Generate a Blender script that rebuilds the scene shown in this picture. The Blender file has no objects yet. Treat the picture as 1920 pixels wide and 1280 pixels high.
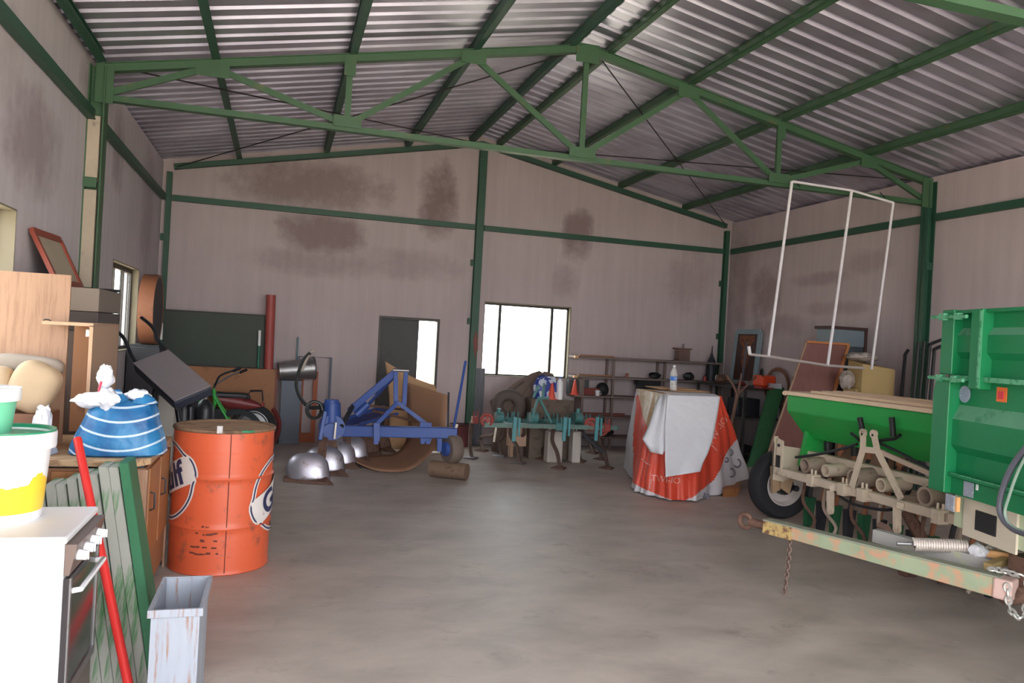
import bpy, bmesh, math, random
from mathutils import Vector, Matrix, Euler, noise
V = Vector
rnd = random.Random(7)
SC = bpy.context.scene
COL = SC.collection
PI = math.pi
# ------------------------------------------------------------------ camera
YAW, PITCH, ROLL, FPX, H = .2913, -.001, .0549, 1457.1, 1.72
cf = V((math.sin(YAW)*math.cos(PITCH), math.cos(YAW)*math.cos(PITCH), math.sin(PITCH)))
_r = V((math.cos(YAW), -math.sin(YAW), 0)); _u = _r.cross(cf)
cr = _r*math.cos(ROLL)+_u*math.sin(ROLL); cu = -_r*math.sin(ROLL)+_u*math.cos(ROLL)
cam = bpy.data.cameras.new('camera'); cam.sensor_width = 36; cam.lens = FPX/1920*36
cam.clip_start = .05; cam.clip_end = 400
camo = bpy.data.objects.new('camera', cam); COL.objects.link(camo)
camo.matrix_world = Matrix(((cr.x, cu.x, -cf.x, 0), (cr.y, cu.y, -cf.y, 0), (cr.z, cu.z, -cf.z, H), (0, 0, 0, 1)))
SC.camera = camo
def ray(u, v): return cf+cr*((u-960)/FPX)-cu*((v-640)/FPX)
EYE = V((0, 0, H))
def ay(u, v, Y):
    """world point where the measured sight line meets the plane y=Y"""
    d = ray(u, v); return EYE+d*(Y/d.y)
def ax(u, v, X):
    d = ray(u, v); return EYE+d*(X/d.x)
def fl(u, v, z=0.):
    d = ray(u, v); return EYE+d*((z-H)/d.z)
def px(p):
    d = V(p)-EYE; k = d.dot(cf); return (960+FPX*d.dot(cr)/k, 640-FPX*d.dot(cu)/k)
# ------------------------------------------------------------------ materials
def lin(c):
    return tuple((x/255/12.92 if x/255 <= .04045 else ((x/255+.055)/1.055)**2.4) for x in c)+(1,)
_m = {}
def mat(key, c, rough=.6, metal=0., c2=None, amt=.5, scale=6., stretch=(1, 1, 1), bump=0., bscale=None, alpha=1., trans=0., emit=None, lo=.42, hi=.6, var=.12, coat=0.):
    """procedural paint: base colour + value mottling, optional second colour in noise patches, bump"""
    if key in _m: return _m[key]
    m = bpy.data.materials.new(key); m.use_nodes = True; N = m.node_tree.nodes; L = m.node_tree.links
    b = N['Principled BSDF']; b.inputs['Roughness'].default_value = rough; b.inputs['Metallic'].default_value = metal
    if coat: b.inputs['Coat Weight'].default_value = coat
    tc = N.new('ShaderNodeTexCoord'); mp = N.new('ShaderNodeMapping'); mp.inputs['Scale'].default_value = stretch
    L.new(tc.outputs['Object'], mp.inputs['Vector'])
    n1 = N.new('ShaderNodeTexNoise'); n1.inputs['Scale'].default_value = scale; n1.inputs['Detail'].default_value = 5
    L.new(mp.outputs[0], n1.inputs['Vector'])
    base = lin(c)
    mx = N.new('ShaderNodeMix'); mx.data_type = 'RGBA'
    mx.inputs['A'].default_value = tuple(x*(1-var) for x in base[:3])+(1,); mx.inputs['B'].default_value = tuple(min(1, x*(1+var)) for x in base[:3])+(1,)
    L.new(n1.outputs['Fac'], mx.inputs['Factor']); out = mx.outputs['Result']
    if c2:
        n2 = N.new('ShaderNodeTexNoise'); n2.inputs['Scale'].default_value = scale*1.7; n2.inputs['Detail'].default_value = 8; n2.inputs['Roughness'].default_value = .65
        L.new(mp.outputs[0], n2.inputs['Vector'])
        mr = N.new('ShaderNodeMapRange'); mr.inputs['From Min'].default_value = hi-.0; mr.inputs['From Max'].default_value = hi+.12
        mr.inputs['From Min'].default_value = 1-hi if False else (1-amt)*.5+.25; mr.inputs['From Max'].default_value = (1-amt)*.5+.37
        L.new(n2.outputs['Fac'], mr.inputs['Value'])
        m2 = N.new('ShaderNodeMix'); m2.data_type = 'RGBA'; L.new(mr.outputs[0], m2.inputs['Factor']); L.new(out, m2.inputs['A']); m2.inputs['B'].default_value = lin(c2)
        out = m2.outputs['Result']
    L.new(out, b.inputs['Base Color'])
    if bump:
        n3 = N.new('ShaderNodeTexNoise'); n3.inputs['Scale'].default_value = bscale or scale*4; n3.inputs['Detail'].default_value = 4
        L.new(mp.outputs[0], n3.inputs['Vector']); bp = N.new('ShaderNodeBump'); bp.inputs['Strength'].default_value = bump; bp.inputs['Distance'].default_value = .02
        L.new(n3.outputs['Fac'], bp.inputs['Height']); L.new(bp.outputs[0], b.inputs['Normal'])
    if trans: b.inputs['Transmission Weight'].default_value = trans
    if alpha < 1: b.inputs['Alpha'].default_value = alpha
    _m[key] = m; return m
GREEN = mat('green steel paint', (60, 94, 66), .5, c2=(90, 94, 64), amt=.3, scale=3)
GREEND = mat('dark green steel paint', (42, 82, 64), .5, c2=(90, 84, 66), amt=.22, scale=4)
MORTAR = mat('pale mortar', (182, 168, 150), .9, c2=(140, 126, 116), amt=.35, scale=5, bump=.3)
BLACK = mat('black paint', (30, 31, 34), .5, var=.3)
DARKM = mat('dark metal', (52, 54, 60), .5, metal=.4, var=.3)
RUBBER = mat('black rubber', (33, 35, 40), .75, scale=14, var=.3)
RUST = mat('rusty steel', (112, 84, 72), .75, metal=.2, c2=(84, 58, 48), amt=.5, scale=9)
STEEL = mat('worn steel', (150, 148, 150), .4, metal=.8, c2=(110, 98, 92), amt=.35, scale=8)
WHITE = mat('white enamel', (235, 235, 238), .35, var=.03)
PINE = mat('orange pine wood', (160, 108, 68), .55, c2=(140, 86, 50), amt=.45, scale=3, stretch=(9, 9, .8))
LWOOD = mat('light wood veneer', (158, 122, 98), .55, c2=(142, 106, 84), amt=.5, scale=2.5, stretch=(9, 9, .7))
HARDB = mat('brown hardboard', (168, 118, 84), .7, c2=(140, 96, 68), amt=.35, scale=3)
CARD = mat('cardboard', (186, 148, 112), .85, c2=(160, 122, 90), amt=.35, scale=5)
# ------------------------------------------------------------------ mesh building
_W = {}
def wm(o): return _W.get(o.name, Matrix()) if o else Matrix()
class MB:
    def __init__(s, M=None): s.v = []; s.f = []; s.mi = []; s.M = M; s.sm = False
    def add(s, vs, fs, mi=0):
        n = len(s.v); s.v += [V(x) for x in vs]; s.f += [tuple(i+n for i in f) for f in fs]; s.mi += [mi]*len(fs); return s
    def box(s, a, b, mi=0):
        x0, y0, z0 = (min(p, q) for p, q in zip(a, b)); x1, y1, z1 = (max(p, q) for p, q in zip(a, b))
        return s.add([(x0,y0,z0),(x1,y0,z0),(x1,y1,z0),(x0,y1,z0),(x0,y0,z1),(x1,y0,z1),(x1,y1,z1),(x0,y1,z1)],
                     [(0,3,2,1),(4,5,6,7),(0,1,5,4),(1,2,6,5),(2,3,7,6),(3,0,4,7)], mi)
    def hexa(s, bot, top, mi=0):
        n = len(bot); vs = list(bot)+list(top)
        return s.add(vs, [tuple(range(n))[::-1], tuple(range(n, 2*n))]+[(i, (i+1) % n, n+(i+1) % n, n+i) for i in range(n)], mi)
    def bar(s, p, q, w, h, up=(0, 0, 1), mi=0):
        p, q = V(p), V(q); d = (q-p).normalized(); up = V(up)
        if abs(d.dot(up)) > .98: up = V((1, 0, 0)) if abs(d.x) < .9 else V((0, 1, 0))
        x = d.cross(up).normalized()*w/2; y = x.cross(d).normalized()*h/2
        return s.hexa([p-x-y, p+x-y, p+x+y, p-x+y], [q-x-y, q+x-y, q+x+y, q-x+y], mi)
    def tube(s, pts, r, n=8, mi=0, closed=False, cap=True):
        pts = [V(p) for p in pts]; m = len(pts); rs = r if isinstance(r, (list, tuple)) else [r]*m
        vs = []; up = None
        for i, p in enumerate(pts):
            if closed: t = pts[(i+1) % m]-pts[i-1]
            else: t = pts[min(i+1, m-1)]-pts[max(i-1, 0)]
            t = t.normalized() if t.length > 1e-9 else V((0, 0, 1))
            if up is None: up = V((0, 0, 1)) if abs(t.z) < .9 else V((1, 0, 0))
            a = t.cross(up); a = a.normalized() if a.length > 1e-6 else t.orthogonal().normalized()
            b = a.cross(t).normalized(); up = b
            for k in range(n):
                th = 2*PI*k/n; vs.append(p+(a*math.cos(th)+b*math.sin(th))*rs[i])
        fs = [(i*n+k, i*n+(k+1) % n, (i+1)*n+(k+1) % n, (i+1)*n+k) for i in range(m-1) for k in range(n)]
        if closed: fs += [((m-1)*n+k, (m-1)*n+(k+1) % n, (k+1) % n, k) for k in range(n)]
        elif cap: fs += [tuple(range(n))[::-1], tuple(range((m-1)*n, m*n))]
        s.sm = True; return s.add(vs, fs, mi)
    def cyl(s, p, q, r, r2=None, n=20, mi=0): return s.tube([p, q], [r, r if r2 is None else r2], n, mi)
    def lathe(s, prof, c=(0, 0, 0), axis=(0, 0, 1), n=32, mi=0, a0=0., a1=2*PI):
        c = V(c); ax_ = V(axis).normalized(); a = ax_.orthogonal().normalized(); b = ax_.cross(a); m = len(prof); full = abs(a1-a0-2*PI) < 1e-6
        k_ = n if full else n+1; vs = []
        for i in range(k_):
            th = a0+(a1-a0)*i/n; d = a*math.cos(th)+b*math.sin(th)
            vs += [c+d*r+ax_*z for r, z in prof]
        fs = []
        for i in range(n):
            j = (i+1) % k_
            for k in range(m-1): fs.append((i*m+k, j*m+k, j*m+k+1, i*m+k+1))
        s.sm = True; return s.add(vs, fs, mi)
    def prism(s, poly, o, ux, uy, d, mi=0):
        """2D polygon in the plane o+ux*x+uy*y, pushed by vector d"""
        o, ux, uy, d = V(o), V(ux), V(uy), V(d); b = [o+ux*x+uy*y for x, y in poly]
        return s.hexa(b, [p+d for p in b], mi)
    def grid(s, rows, mi=0, thick=0., wrap=False):
        m = len(rows); n = len(rows[0]); vs = [V(p) for r in rows for p in r]
        fs = [(i*n+k, i*n+k+1, (i+1)*n+k+1, (i+1)*n+k) for i in range(m-1) for k in range(n-1)]
        if wrap: fs += [(i*n+n-1, i*n, (i+1)*n, (i+1)*n+n-1) for i in range(m-1)]
        s.sm = True; return s.add(vs, fs, mi)
    def torus(s, c, axis, R, r, n=40, k=10, mi=0, a0=0., a1=2*PI, sc=1.):
        c = V(c); ax_ = V(axis).normalized(); a = ax_.orthogonal().normalized(); b = ax_.cross(a); full = abs(a1-a0-2*PI) < 1e-6
        pts = [c+(a*math.cos(a0+(a1-a0)*i/n)+b*math.sin(a0+(a1-a0)*i/n))*R for i in range(n if full else n+1)]
        vs = []; fs = []; m = len(pts)
        for p in pts:
            d = (p-c).normalized()
            for j in range(k):
                th = 2*PI*j/k; vs.append(p+d*math.cos(th)*r+ax_*math.sin(th)*r*sc)
        for i in range(m if full else m-1):
            j = (i+1) % m
            for q in range(k): fs.append((i*k+q, i*k+(q+1) % k, j*k+(q+1) % k, j*k+q))
        s.sm = True; return s.add(vs, fs, mi)
    def text(s, body, size, fn, mi=0, depth=0., cuts=1, **kw):
        cu_ = bpy.data.curves.new('t', 'FONT'); cu_.body = body; cu_.size = size; cu_.align_x = 'CENTER'; cu_.align_y = 'CENTER'
        for k, v in kw.items(): setattr(cu_, k, v)
        o = bpy.data.objects.new('t', cu_); COL.objects.link(o); bpy.context.view_layer.update()
        me = bpy.data.meshes.new_from_object(o.evaluated_get(bpy.context.evaluated_depsgraph_get()))
        bm = bmesh.new(); bm.from_mesh(me)
        if cuts: bmesh.ops.subdivide_edges(bm, edges=bm.edges[:], cuts=cuts)
        bm.verts.index_update(); s.add([fn(v.co.x, v.co.y) for v in bm.verts], [tuple(v.index for v in f.verts) for f in bm.faces], mi)
        bm.free(); bpy.data.objects.remove(o); bpy.data.curves.remove(cu_); bpy.data.meshes.remove(me); return s
    def build(s, name, m, parent=None, label=None, smooth=None, bevel=0., solid=0., sub=0, recalc=True, cat=None, group=None, kind=None, ang=40):
        vs = [s.M @ v for v in s.v] if s.M else s.v
        me = bpy.data.meshes.new(name)
        if parent:
            inv = wm(parent).inverted(); vs = [inv @ v for v in vs]; off = V((0, 0, 0))
        else:
            mn = [min(v[i] for v in vs) for i in range(3)]; mx = [max(v[i] for v in vs) for i in range(3)]
            off = V(((mn[0]+mx[0])/2, (mn[1]+mx[1])/2, mn[2])); vs = [v-off for v in vs]
        me.from_pydata(vs, [], s.f); me.polygons.foreach_set('material_index', s.mi)
        ms = m if isinstance(m, (list, tuple)) else [m]
        for q in ms: me.materials.append(q)
        if recalc:
            bm = bmesh.new(); bm.from_mesh(me); bmesh.ops.recalc_face_normals(bm, faces=bm.faces[:]); bm.to_mesh(me); bm.free()
        sm = s.sm if smooth is None else smooth
        if sm:
            me.polygons.foreach_set('use_smooth', [True]*len(me.polygons)); me.set_sharp_from_angle(angle=math.radians(ang))
        me.update()
        o = bpy.data.objects.new(name, me); COL.objects.link(o); o.location = off; _W[o.name] = Matrix.Translation(off)
        if parent: o.parent = parent; _W[o.name] = wm(parent).copy()
        if solid:
            q = o.modifiers.new('thickness', 'SOLIDIFY'); q.thickness = solid; q.offset = 0
        if bevel:
            q = o.modifiers.new('bevel', 'BEVEL'); q.width = bevel; q.segments = 2; q.limit_method = 'ANGLE'
        if sub:
            q = o.modifiers.new('sub', 'SUBSURF'); q.levels = sub; q.render_levels = sub
        tag(o, label, cat, group, kind); return o
def tag(o, label=None, cat=None, group=None, kind=None):
    for k, v in (('label', label), ('category', cat), ('group', group), ('kind', kind)):
        if v: o[k] = v
    return o
def thing(name, label, cat, loc=(0, 0, 0), rz=0., group=None):
    o = bpy.data.objects.new(name, None); COL.objects.link(o); o.empty_display_size = .1
    o.location = loc; o.rotation_euler = (0, 0, rz); _W[o.name] = Matrix.Translation(V(loc)) @ Matrix.Rotation(rz, 4, 'Z')
    return tag(o, label, cat, group)
def struct(name, mb, m, **k): return mb.build(name, m, kind='structure', **k)
def arc(pts, n=8):
    """Catmull-Rom through points"""
    pts = [V(p) for p in pts]; out = []
    for i in range(len(pts)-1):
        p0 = pts[max(i-1, 0)]; p1 = pts[i]; p2 = pts[i+1]; p3 = pts[min(i+2, len(pts)-1)]
        for k in range(n):
            t = k/n; out.append(.5*((2*p1)+(p2-p0)*t+(2*p0-5*p1+4*p2-p3)*t*t+(3*p1-p0-3*p2+p3)*t**3))
    return out+[pts[-1]]
# ------------------------------------------------------------------ building shell
XL, XR, XM, YB, YT, YT2, YF = -1.74, 7.73, 3.0, 12.35, 7.82, 3.42, -.97
EAVE, SL = 4.085, .198
def zr(x): return EAVE+SL*(min(x, 2*XM-x)-XL)
def wall_material(key, base, streak=True, stains=(), axis='x'):
    m = bpy.data.materials.new(key); m.use_nodes = True; N = m.node_tree.nodes; L = m.node_tree.links; b = N['Principled BSDF']; b.inputs['Roughness'].default_value = .92
    geo = N.new('ShaderNodeNewGeometry'); sep = N.new('ShaderNodeSeparateXYZ'); L.new(geo.outputs['Position'], sep.inputs[0])
    ns = N.new('ShaderNodeTexNoise'); ns.inputs['Scale'].default_value = 1.1; ns.inputs['Detail'].default_value = 6; L.new(geo.outputs['Position'], ns.inputs['Vector'])
    mp = N.new('ShaderNodeMapping'); mp.inputs['Scale'].default_value = (7, 7, .45); L.new(geo.outputs['Position'], mp.inputs['Vector'])
    n2 = N.new('ShaderNodeTexNoise'); n2.inputs['Scale'].default_value = 1.5; n2.inputs['Detail'].default_value = 5; L.new(mp.outputs[0], n2.inputs['Vector'])
    B = lin(base)
    a = N.new('ShaderNodeMix'); a.data_type = 'RGBA'; a.inputs['A'].default_value = tuple(x*.86 for x in B[:3])+(1,); a.inputs['B'].default_value = tuple(min(1, x*1.12) for x in B[:3])+(1,); L.new(ns.outputs['Fac'], a.inputs['Factor'])
    c = N.new('ShaderNodeMix'); c.data_type = 'RGBA'; c.blend_type = 'MULTIPLY'; c.inputs['Factor'].default_value = .55; L.new(a.outputs['Result'], c.inputs['A'])
    cr_ = N.new('ShaderNodeMapRange'); cr_.inputs['From Min'].default_value = .3; cr_.inputs['From Max'].default_value = .7; cr_.inputs['To Min'].default_value = .86; cr_.inputs['To Max'].default_value = 1.06; L.new(n2.outputs['Fac'], cr_.inputs['Value'])
    cc = N.new('ShaderNodeCombineColor')
    for k in ('Red', 'Green', 'Blue'): L.new(cr_.outputs[0], cc.inputs[k])
    L.new(cc.outputs[0], c.inputs['B']); out = c.outputs['Result']
    # damp stains: soft rectangles broken up by noise, and brick courses ghosting through them
    n3 = N.new('ShaderNodeTexNoise'); n3.inputs['Scale'].default_value = 3.2; n3.inputs['Detail'].default_value = 7; n3.inputs['Roughness'].default_value = .65; L.new(geo.outputs['Position'], n3.inputs['Vector'])
    def math_(op, x, y=None, z=None):
        q = N.new('ShaderNodeMath'); q.operation = op
        for i, w in enumerate((x, y, z)):
            if w is None: continue
            if isinstance(w, (int, float)): q.inputs[i].default_value = w
            else: L.new(w, q.inputs[i])
        return q.outputs[0]
    H_ = sep.outputs['X'] if axis == 'x' else sep.outputs['Y']
    tot = None
    for (h, z, rh, rz_, st) in stains:
        dx = math_('ABSOLUTE', math_('DIVIDE', math_('SUBTRACT', H_, h), rh)); dz = math_('ABSOLUTE', math_('DIVIDE', math_('SUBTRACT', sep.outputs['Z'], z), rz_))
        d = math_('ADD', math_('POWER', dx, 2.5), math_('POWER', dz, 2.5))
        d = math_('SUBTRACT', math_('MULTIPLY', n3.outputs['Fac'], 2.1), d)
        mr = N.new('ShaderNodeMapRange'); mr.inputs['From Min'].default_value = .1; mr.inputs['From Max'].default_value = 1.0; mr.inputs['To Max'].default_value = st; L.new(d, mr.inputs['Value'])
        tot = mr.outputs[0] if tot is None else math_('MAXIMUM', tot, mr.outputs[0])
    if tot is not None:
        e = N.new('ShaderNodeMix'); e.data_type = 'RGBA'; L.new(tot, e.inputs['Factor']); L.new(out, e.inputs['A']); e.inputs['B'].default_value = (B[0]*.42, B[1]*.34, B[2]*.34, 1); out = e.outputs['Result']
    L.new(out, b.inputs['Base Color'])
    bp = N.new('ShaderNodeBump'); bp.inputs['Strength'].default_value = .25; bp.inputs['Distance'].default_value = .01; L.new(n2.outputs['Fac'], bp.inputs['Height']); L.new(bp.outputs[0], b.inputs['Normal'])
    return m
def gwall(axis, c0, c1, h0, h1, holes, top, mid=()):
    """wall between c0..c1 (thickness), running h0..h1, with rectangular holes (ha,hb,za,zb)"""
    hs = sorted(set([h0, h1]+[h for q in holes for h in q[:2]]+list(mid))); mb = MB()
    for a, b in zip(hs, hs[1:]):
        zs = [0.]+sorted(set(z for q in holes if q[0] <= a and q[1] >= b for z in q[2:4] if z > 0))
        for i in range(len(zs)):
            z0 = zs[i]; last = i == len(zs)-1
            za, zb = (top(a), top(b)) if last else (zs[i+1], zs[i+1])
            zc = (z0+min(za, zb))/2
            if any(q[0] <= a and q[1] >= b and q[2] < zc < q[3] for q in holes): continue
            P = (lambda h, c, z: (h, c, z)) if axis == 'x' else (lambda h, c, z: (c, h, z))
            mb.hexa([P(a, c0, z0), P(b, c0, z0), P(b, c1, z0), P(a, c1, z0)], [P(a, c0, za), P(b, c0, zb), P(b, c1, zb), P(a, c1, za)])
    return mb
WB = wall_material('back wall render', (188, 174, 175), stains=[(.35, 3.95, 1.35, .42, .7), (.55, 3.2, .75, .38, .75), (1.95, 2.85, .95, .3, .3), (2.35, 3.9, .36, .75, .85), (4.75, 3.55, .34, .5, .8), (.5, 2.75, 1.2, .25, .35), (4.6, 2.75, .3, .35, .35), (6.9, 3.0, .5, .7, .3)])
WL = wall_material('left wall render', (192, 184, 189), stains=[(6.3, 2.95, .75, .45, .6), (9.2, 3.5, .35, .5, .5), (11.2, 3.2, .6, .9, .35), (7.9, 3.8, .5, .3, .5), (5.7, 3.3, .35, .4, .3)], axis='y')
WR = wall_material('right wall render', (192, 177, 178), stains=[(11.2, 2.75, .5, .55, .6), (12.0, 2.9, .35, 1.1, .45), (9.9, 2.9, .8, .12, .4), (9.5, 2.45, .9, .12, .35), (8.9, 3.1, .6, .2, .3), (10.8, 2.2, .9, .2, .35)], axis='y')
W1 = (3.2, 4.72, 1.12, 2.34); D1 = (1.5, 2.47, 0., 2.0); W2 = (9.2, 10.8, 1.35, 2.36); W3 = (4.2, 6.0, 1.3, 2.42)
struct('wall_back', gwall('x', YB, YB+.2, XL-.2, XR+.2, [W1, D1], lambda x: zr(x), (XM,)), WB)
struct('wall_left', gwall('y', XL-.2, XL, YF-.2, YB, [W2, W3], lambda y: EAVE-.03), WL)
struct('wall_right', gwall('y', XR, XR+.2, YF-.2, YB, [], lambda y: EAVE-.03), WR)
DOOR = (-1.3, 6.3, 0., 3.75)
struct('wall_front', gwall('x', YF-.2, YF, XL-.2, XR+.2, [DOOR], lambda x: zr(x), (XM,)), WR)
# concrete floor
def floor_material():
    m = bpy.data.materials.new('dusty concrete'); m.use_nodes = True; N = m.node_tree.nodes; L = m.node_tree.links; b = N['Principled BSDF']
    geo = N.new('ShaderNodeNewGeometry'); n1 = N.new('ShaderNodeTexNoise'); n1.inputs['Scale'].default_value = .9; n1.inputs['Detail'].default_value = 8; n1.inputs['Roughness'].default_value = .6; n1.inputs['Distortion'].default_value = .25
    mp = N.new('ShaderNodeMapping'); mp.inputs['Rotation'].default_value = (0, 0, .9); mp.inputs['Scale'].default_value = (1.7, 3.0, 1); L.new(geo.outputs['Position'], mp.inputs['Vector']); L.new(mp.outputs[0], n1.inputs['Vector'])
    r = N.new('ShaderNodeValToRGB'); e = r.color_ramp.elements; e[0].position = .3; e[0].color = lin((154, 144, 136)); e[1].position = .7; e[1].color = lin((190, 179, 170))
    q = e.new(.5); q.color = lin((174, 163, 155)); L.new(n1.outputs['Fac'], r.inputs[0])
    n2 = N.new('ShaderNodeTexNoise'); n2.inputs['Scale'].default_value = 2.3; n2.inputs['Detail'].default_value = 10; n2.inputs['Roughness'].default_value = .75; L.new(geo.outputs['Position'], n2.inputs['Vector'])
    mr = N.new('ShaderNodeMapRange'); mr.inputs['From Min'].default_value = .56; mr.inputs['From Max'].default_value = .72; mr.inputs['To Max'].default_value = .55; L.new(n2.outputs['Fac'], mr.inputs['Value'])
    mx = N.new('ShaderNodeMix'); mx.data_type = 'RGBA'; L.new(mr.outputs[0], mx.inputs['Factor']); L.new(r.outputs[0], mx.inputs['A']); mx.inputs['B'].default_value = lin((112, 100, 92)); L.new(mx.outputs['Result'], b.inputs['Base Color'])
    mr2 = N.new('ShaderNodeMapRange'); mr2.inputs['To Min'].default_value = .34; mr2.inputs['To Max'].default_value = .62; L.new(n1.outputs['Fac'], mr2.inputs['Value']); L.new(mr2.outputs[0], b.inputs['Roughness'])
    bp = N.new('ShaderNodeBump'); bp.inputs['Strength'].default_value = .12; bp.inputs['Distance'].default_value = .01; L.new(n2.outputs['Fac'], bp.inputs['Height']); L.new(bp.outputs[0], b.inputs['Normal'])
    return m
struct('floor', MB().box((XL-.2, YF-.2, -.15), (XR+.2, YB+.2, 0)), floor_material())
struct('floor_outside', MB().box((-60, -60, -.3), (60, YF-.2, -.02)).box((-60, YB+.2, -.3), (60, 70, -.02)).box((-60, YF-.2, -.3), (XL-.2, YB+.2, -.02)).box((XR+.2, YF-.2, -.3), (60, YB+.2, -.02)),
       mat('pale outdoor ground', (190, 180, 160), .9, scale=.6))
# corrugated roof: trapezoid ribs running down the slope, pitch .21 m
def roofmb(x0, x1):
    mb = MB(); P = .21; y = YF-.35; pr = []
    while y < YB+.35:
        pr += [(y, 0), (y+.132, 0), (y+.153, .036), (y+.189, .036)]; y += P
    vs = []; fs = []
    for x in (x0, x1):
        for yy, dz in pr: vs.append((x, yy, zr(x)+dz if XL <= x <= XR else EAVE-SL*.3+dz))
    n = len(pr)
    fs = [(i, i+1, n+i+1, n+i) for i in range(n-1)]
    return mb.add(vs, fs)
def roof_material():
    m = bpy.data.materials.new('galvanised roof sheet'); m.use_nodes = True; N = m.node_tree.nodes; L = m.node_tree.links; b = N['Principled BSDF']
    geo = N.new('ShaderNodeNewGeometry'); n1 = N.new('ShaderNodeTexNoise'); n1.inputs['Scale'].default_value = 1.3; n1.inputs['Detail'].default_value = 5; L.new(geo.outputs['Position'], n1.inputs['Vector'])
    r = N.new('ShaderNodeValToRGB'); e = r.color_ramp.elements; e[0].position = .35; e[0].color = lin((176, 172, 188)); e[1].position = .65; e[1].color = lin((210, 208, 224)); L.new(n1.outputs['Fac'], r.inputs[0]); L.new(r.outputs[0], b.inputs['Base Color'])
    b.inputs['Metallic'].default_value = .8; b.inputs['Roughness'].default_value = .36
    return m
ROOFM = roof_material()
for nm, a, b in (('ceiling_left', XL-.3, XM), ('ceiling_right', XM, XR+.3)):
    o = struct(nm, roofmb(a, b), ROOFM, recalc=False)
    q = o.modifiers.new('thickness', 'SOLIDIFY'); q.thickness = .004
# door_1 : steel frame and dark leaf standing ajar to the outside
DKF = mat('dark bronze frame', (58, 54, 52), .5, metal=.3, var=.2)
d = tag(thing('door_1', None, None, ((D1[0]+D1[1])/2, YB, 0)), kind='structure')
f = MB()
for x in (D1[0]+.02, D1[1]-.02): f.box((x-.02, YB-.015, 0), (x+.02, YB+.2, 2.0))
f.box((D1[0]+.04, YB-.015, 1.96), (D1[1]-.04, YB+.2, 2.0)); f.build('door_frame', DKF, d)
a0 = V((D1[0]+.045, YB+.06, 0)); dr = V((1, 0, 0)); wdt = .60
lf = MB(); lf.bar(a0+V((0, 0, .995))+dr*0, a0+V((0, 0, .995))+dr*wdt, .04, 1.93); lo = lf.build('door_leaf', mat('dark grey door paint', (70, 70, 70), .6, c2=(58, 60, 58), amt=.4, scale=2), d, bevel=.004)
hh = MB().tube([a0+dr*.55+V((0, -.02, .95)), a0+dr*.55+V((0, -.07, .95)), a0+dr*.45+V((0, -.07, .95))], .009); hh.build('door_handle', STEEL, d)
GLASS = bpy.data.materials.new('window glass'); GLASS.use_nodes = True
_N = GLASS.node_tree.nodes; _L = GLASS.node_tree.links; _N.remove(_N['Principled BSDF']); _t = _N.new('ShaderNodeBsdfTransparent'); _t.inputs[0].default_value = (.93, .96, .95, 1); _g = _N.new('ShaderNodeBsdfGlossy'); _g.inputs['Roughness'].default_value = .03
_x = _N.new('ShaderNodeMixShader'); _x.inputs[0].default_value = .07; _L.new(_t.outputs[0], _x.inputs[1]); _L.new(_g.outputs[0], _x.inputs[2]); _L.new(_x.outputs[0], _N['Material Output'].inputs[0])
def window(name, axis, q, c, mull, fw=.035, cc=.06):
    ha, hb, za, zb = q; P = (lambda h, z, e: (h, c+e, z)) if axis == 'x' else (lambda h, z, e: (c+e, h, z))
    w = tag(thing(name, None, None, P((ha+hb)/2, za, 0)), kind='structure')
    f = MB()
    def bx(h0, h1, z0, z1, e=.025): f.box(P(h0, z0, -e), P(h1, z1, e))
    bx(ha, ha+fw, za, zb); bx(hb-fw, hb, za, zb); bx(ha, hb, za, za+fw); bx(ha, hb, zb-fw*1.3, zb)
    f.build('window_frame', DKF, w)
    for h in mull: MB().box(P(h-.022, za+fw, -.02), P(h+.022, zb-fw, .02)).build('mullion', DKF, w)
    g = MB(); hs = [ha+fw]+list(mull)+[hb-fw]
    for a, b in zip(hs, hs[1:]): MB().box(P(a+.022, za+fw, -.003), P(b-.022, zb-fw, .003)).build('pane', GLASS, w)
    return w
window('window_1', 'x', W1, YB+.12, (3.5, 4.42))
window('window_2', 'y', W2, XL-.10, (9.75, 10.3), fw=.05)
window('window_3', 'y', W3, XL-.13, (4.7, 5.2))
# sills and reveals in yellowish plaster: trim
RV = mat('cream reveal plaster', (122, 113, 96), .85, scale=4)
def reveal(n, axis, q, c0, c1):
    ha, hb, za, zb = q; P = (lambda h, c, z: (h, c, z)) if axis == 'x' else (lambda h, c, z: (c, h, z))
    t = MB(); e = .012
    t.box(P(ha-.0, c0, za), P(ha+e, c1, zb)); t.box(P(hb-e, c0, za), P(hb, c1, zb)); t.box(P(ha, c0, zb-e), P(hb, c1, zb)); t.box(P(ha, c0, za), P(hb, c1, za+e))
    struct('trim_%d' % n, t, RV)
reveal(1, 'x', W1, YB-.004, YB+.09); reveal(2, 'y', W2, XL+.004, XL-.1); reveal(3, 'y', W3, XL+.004, XL-.1)
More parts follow.
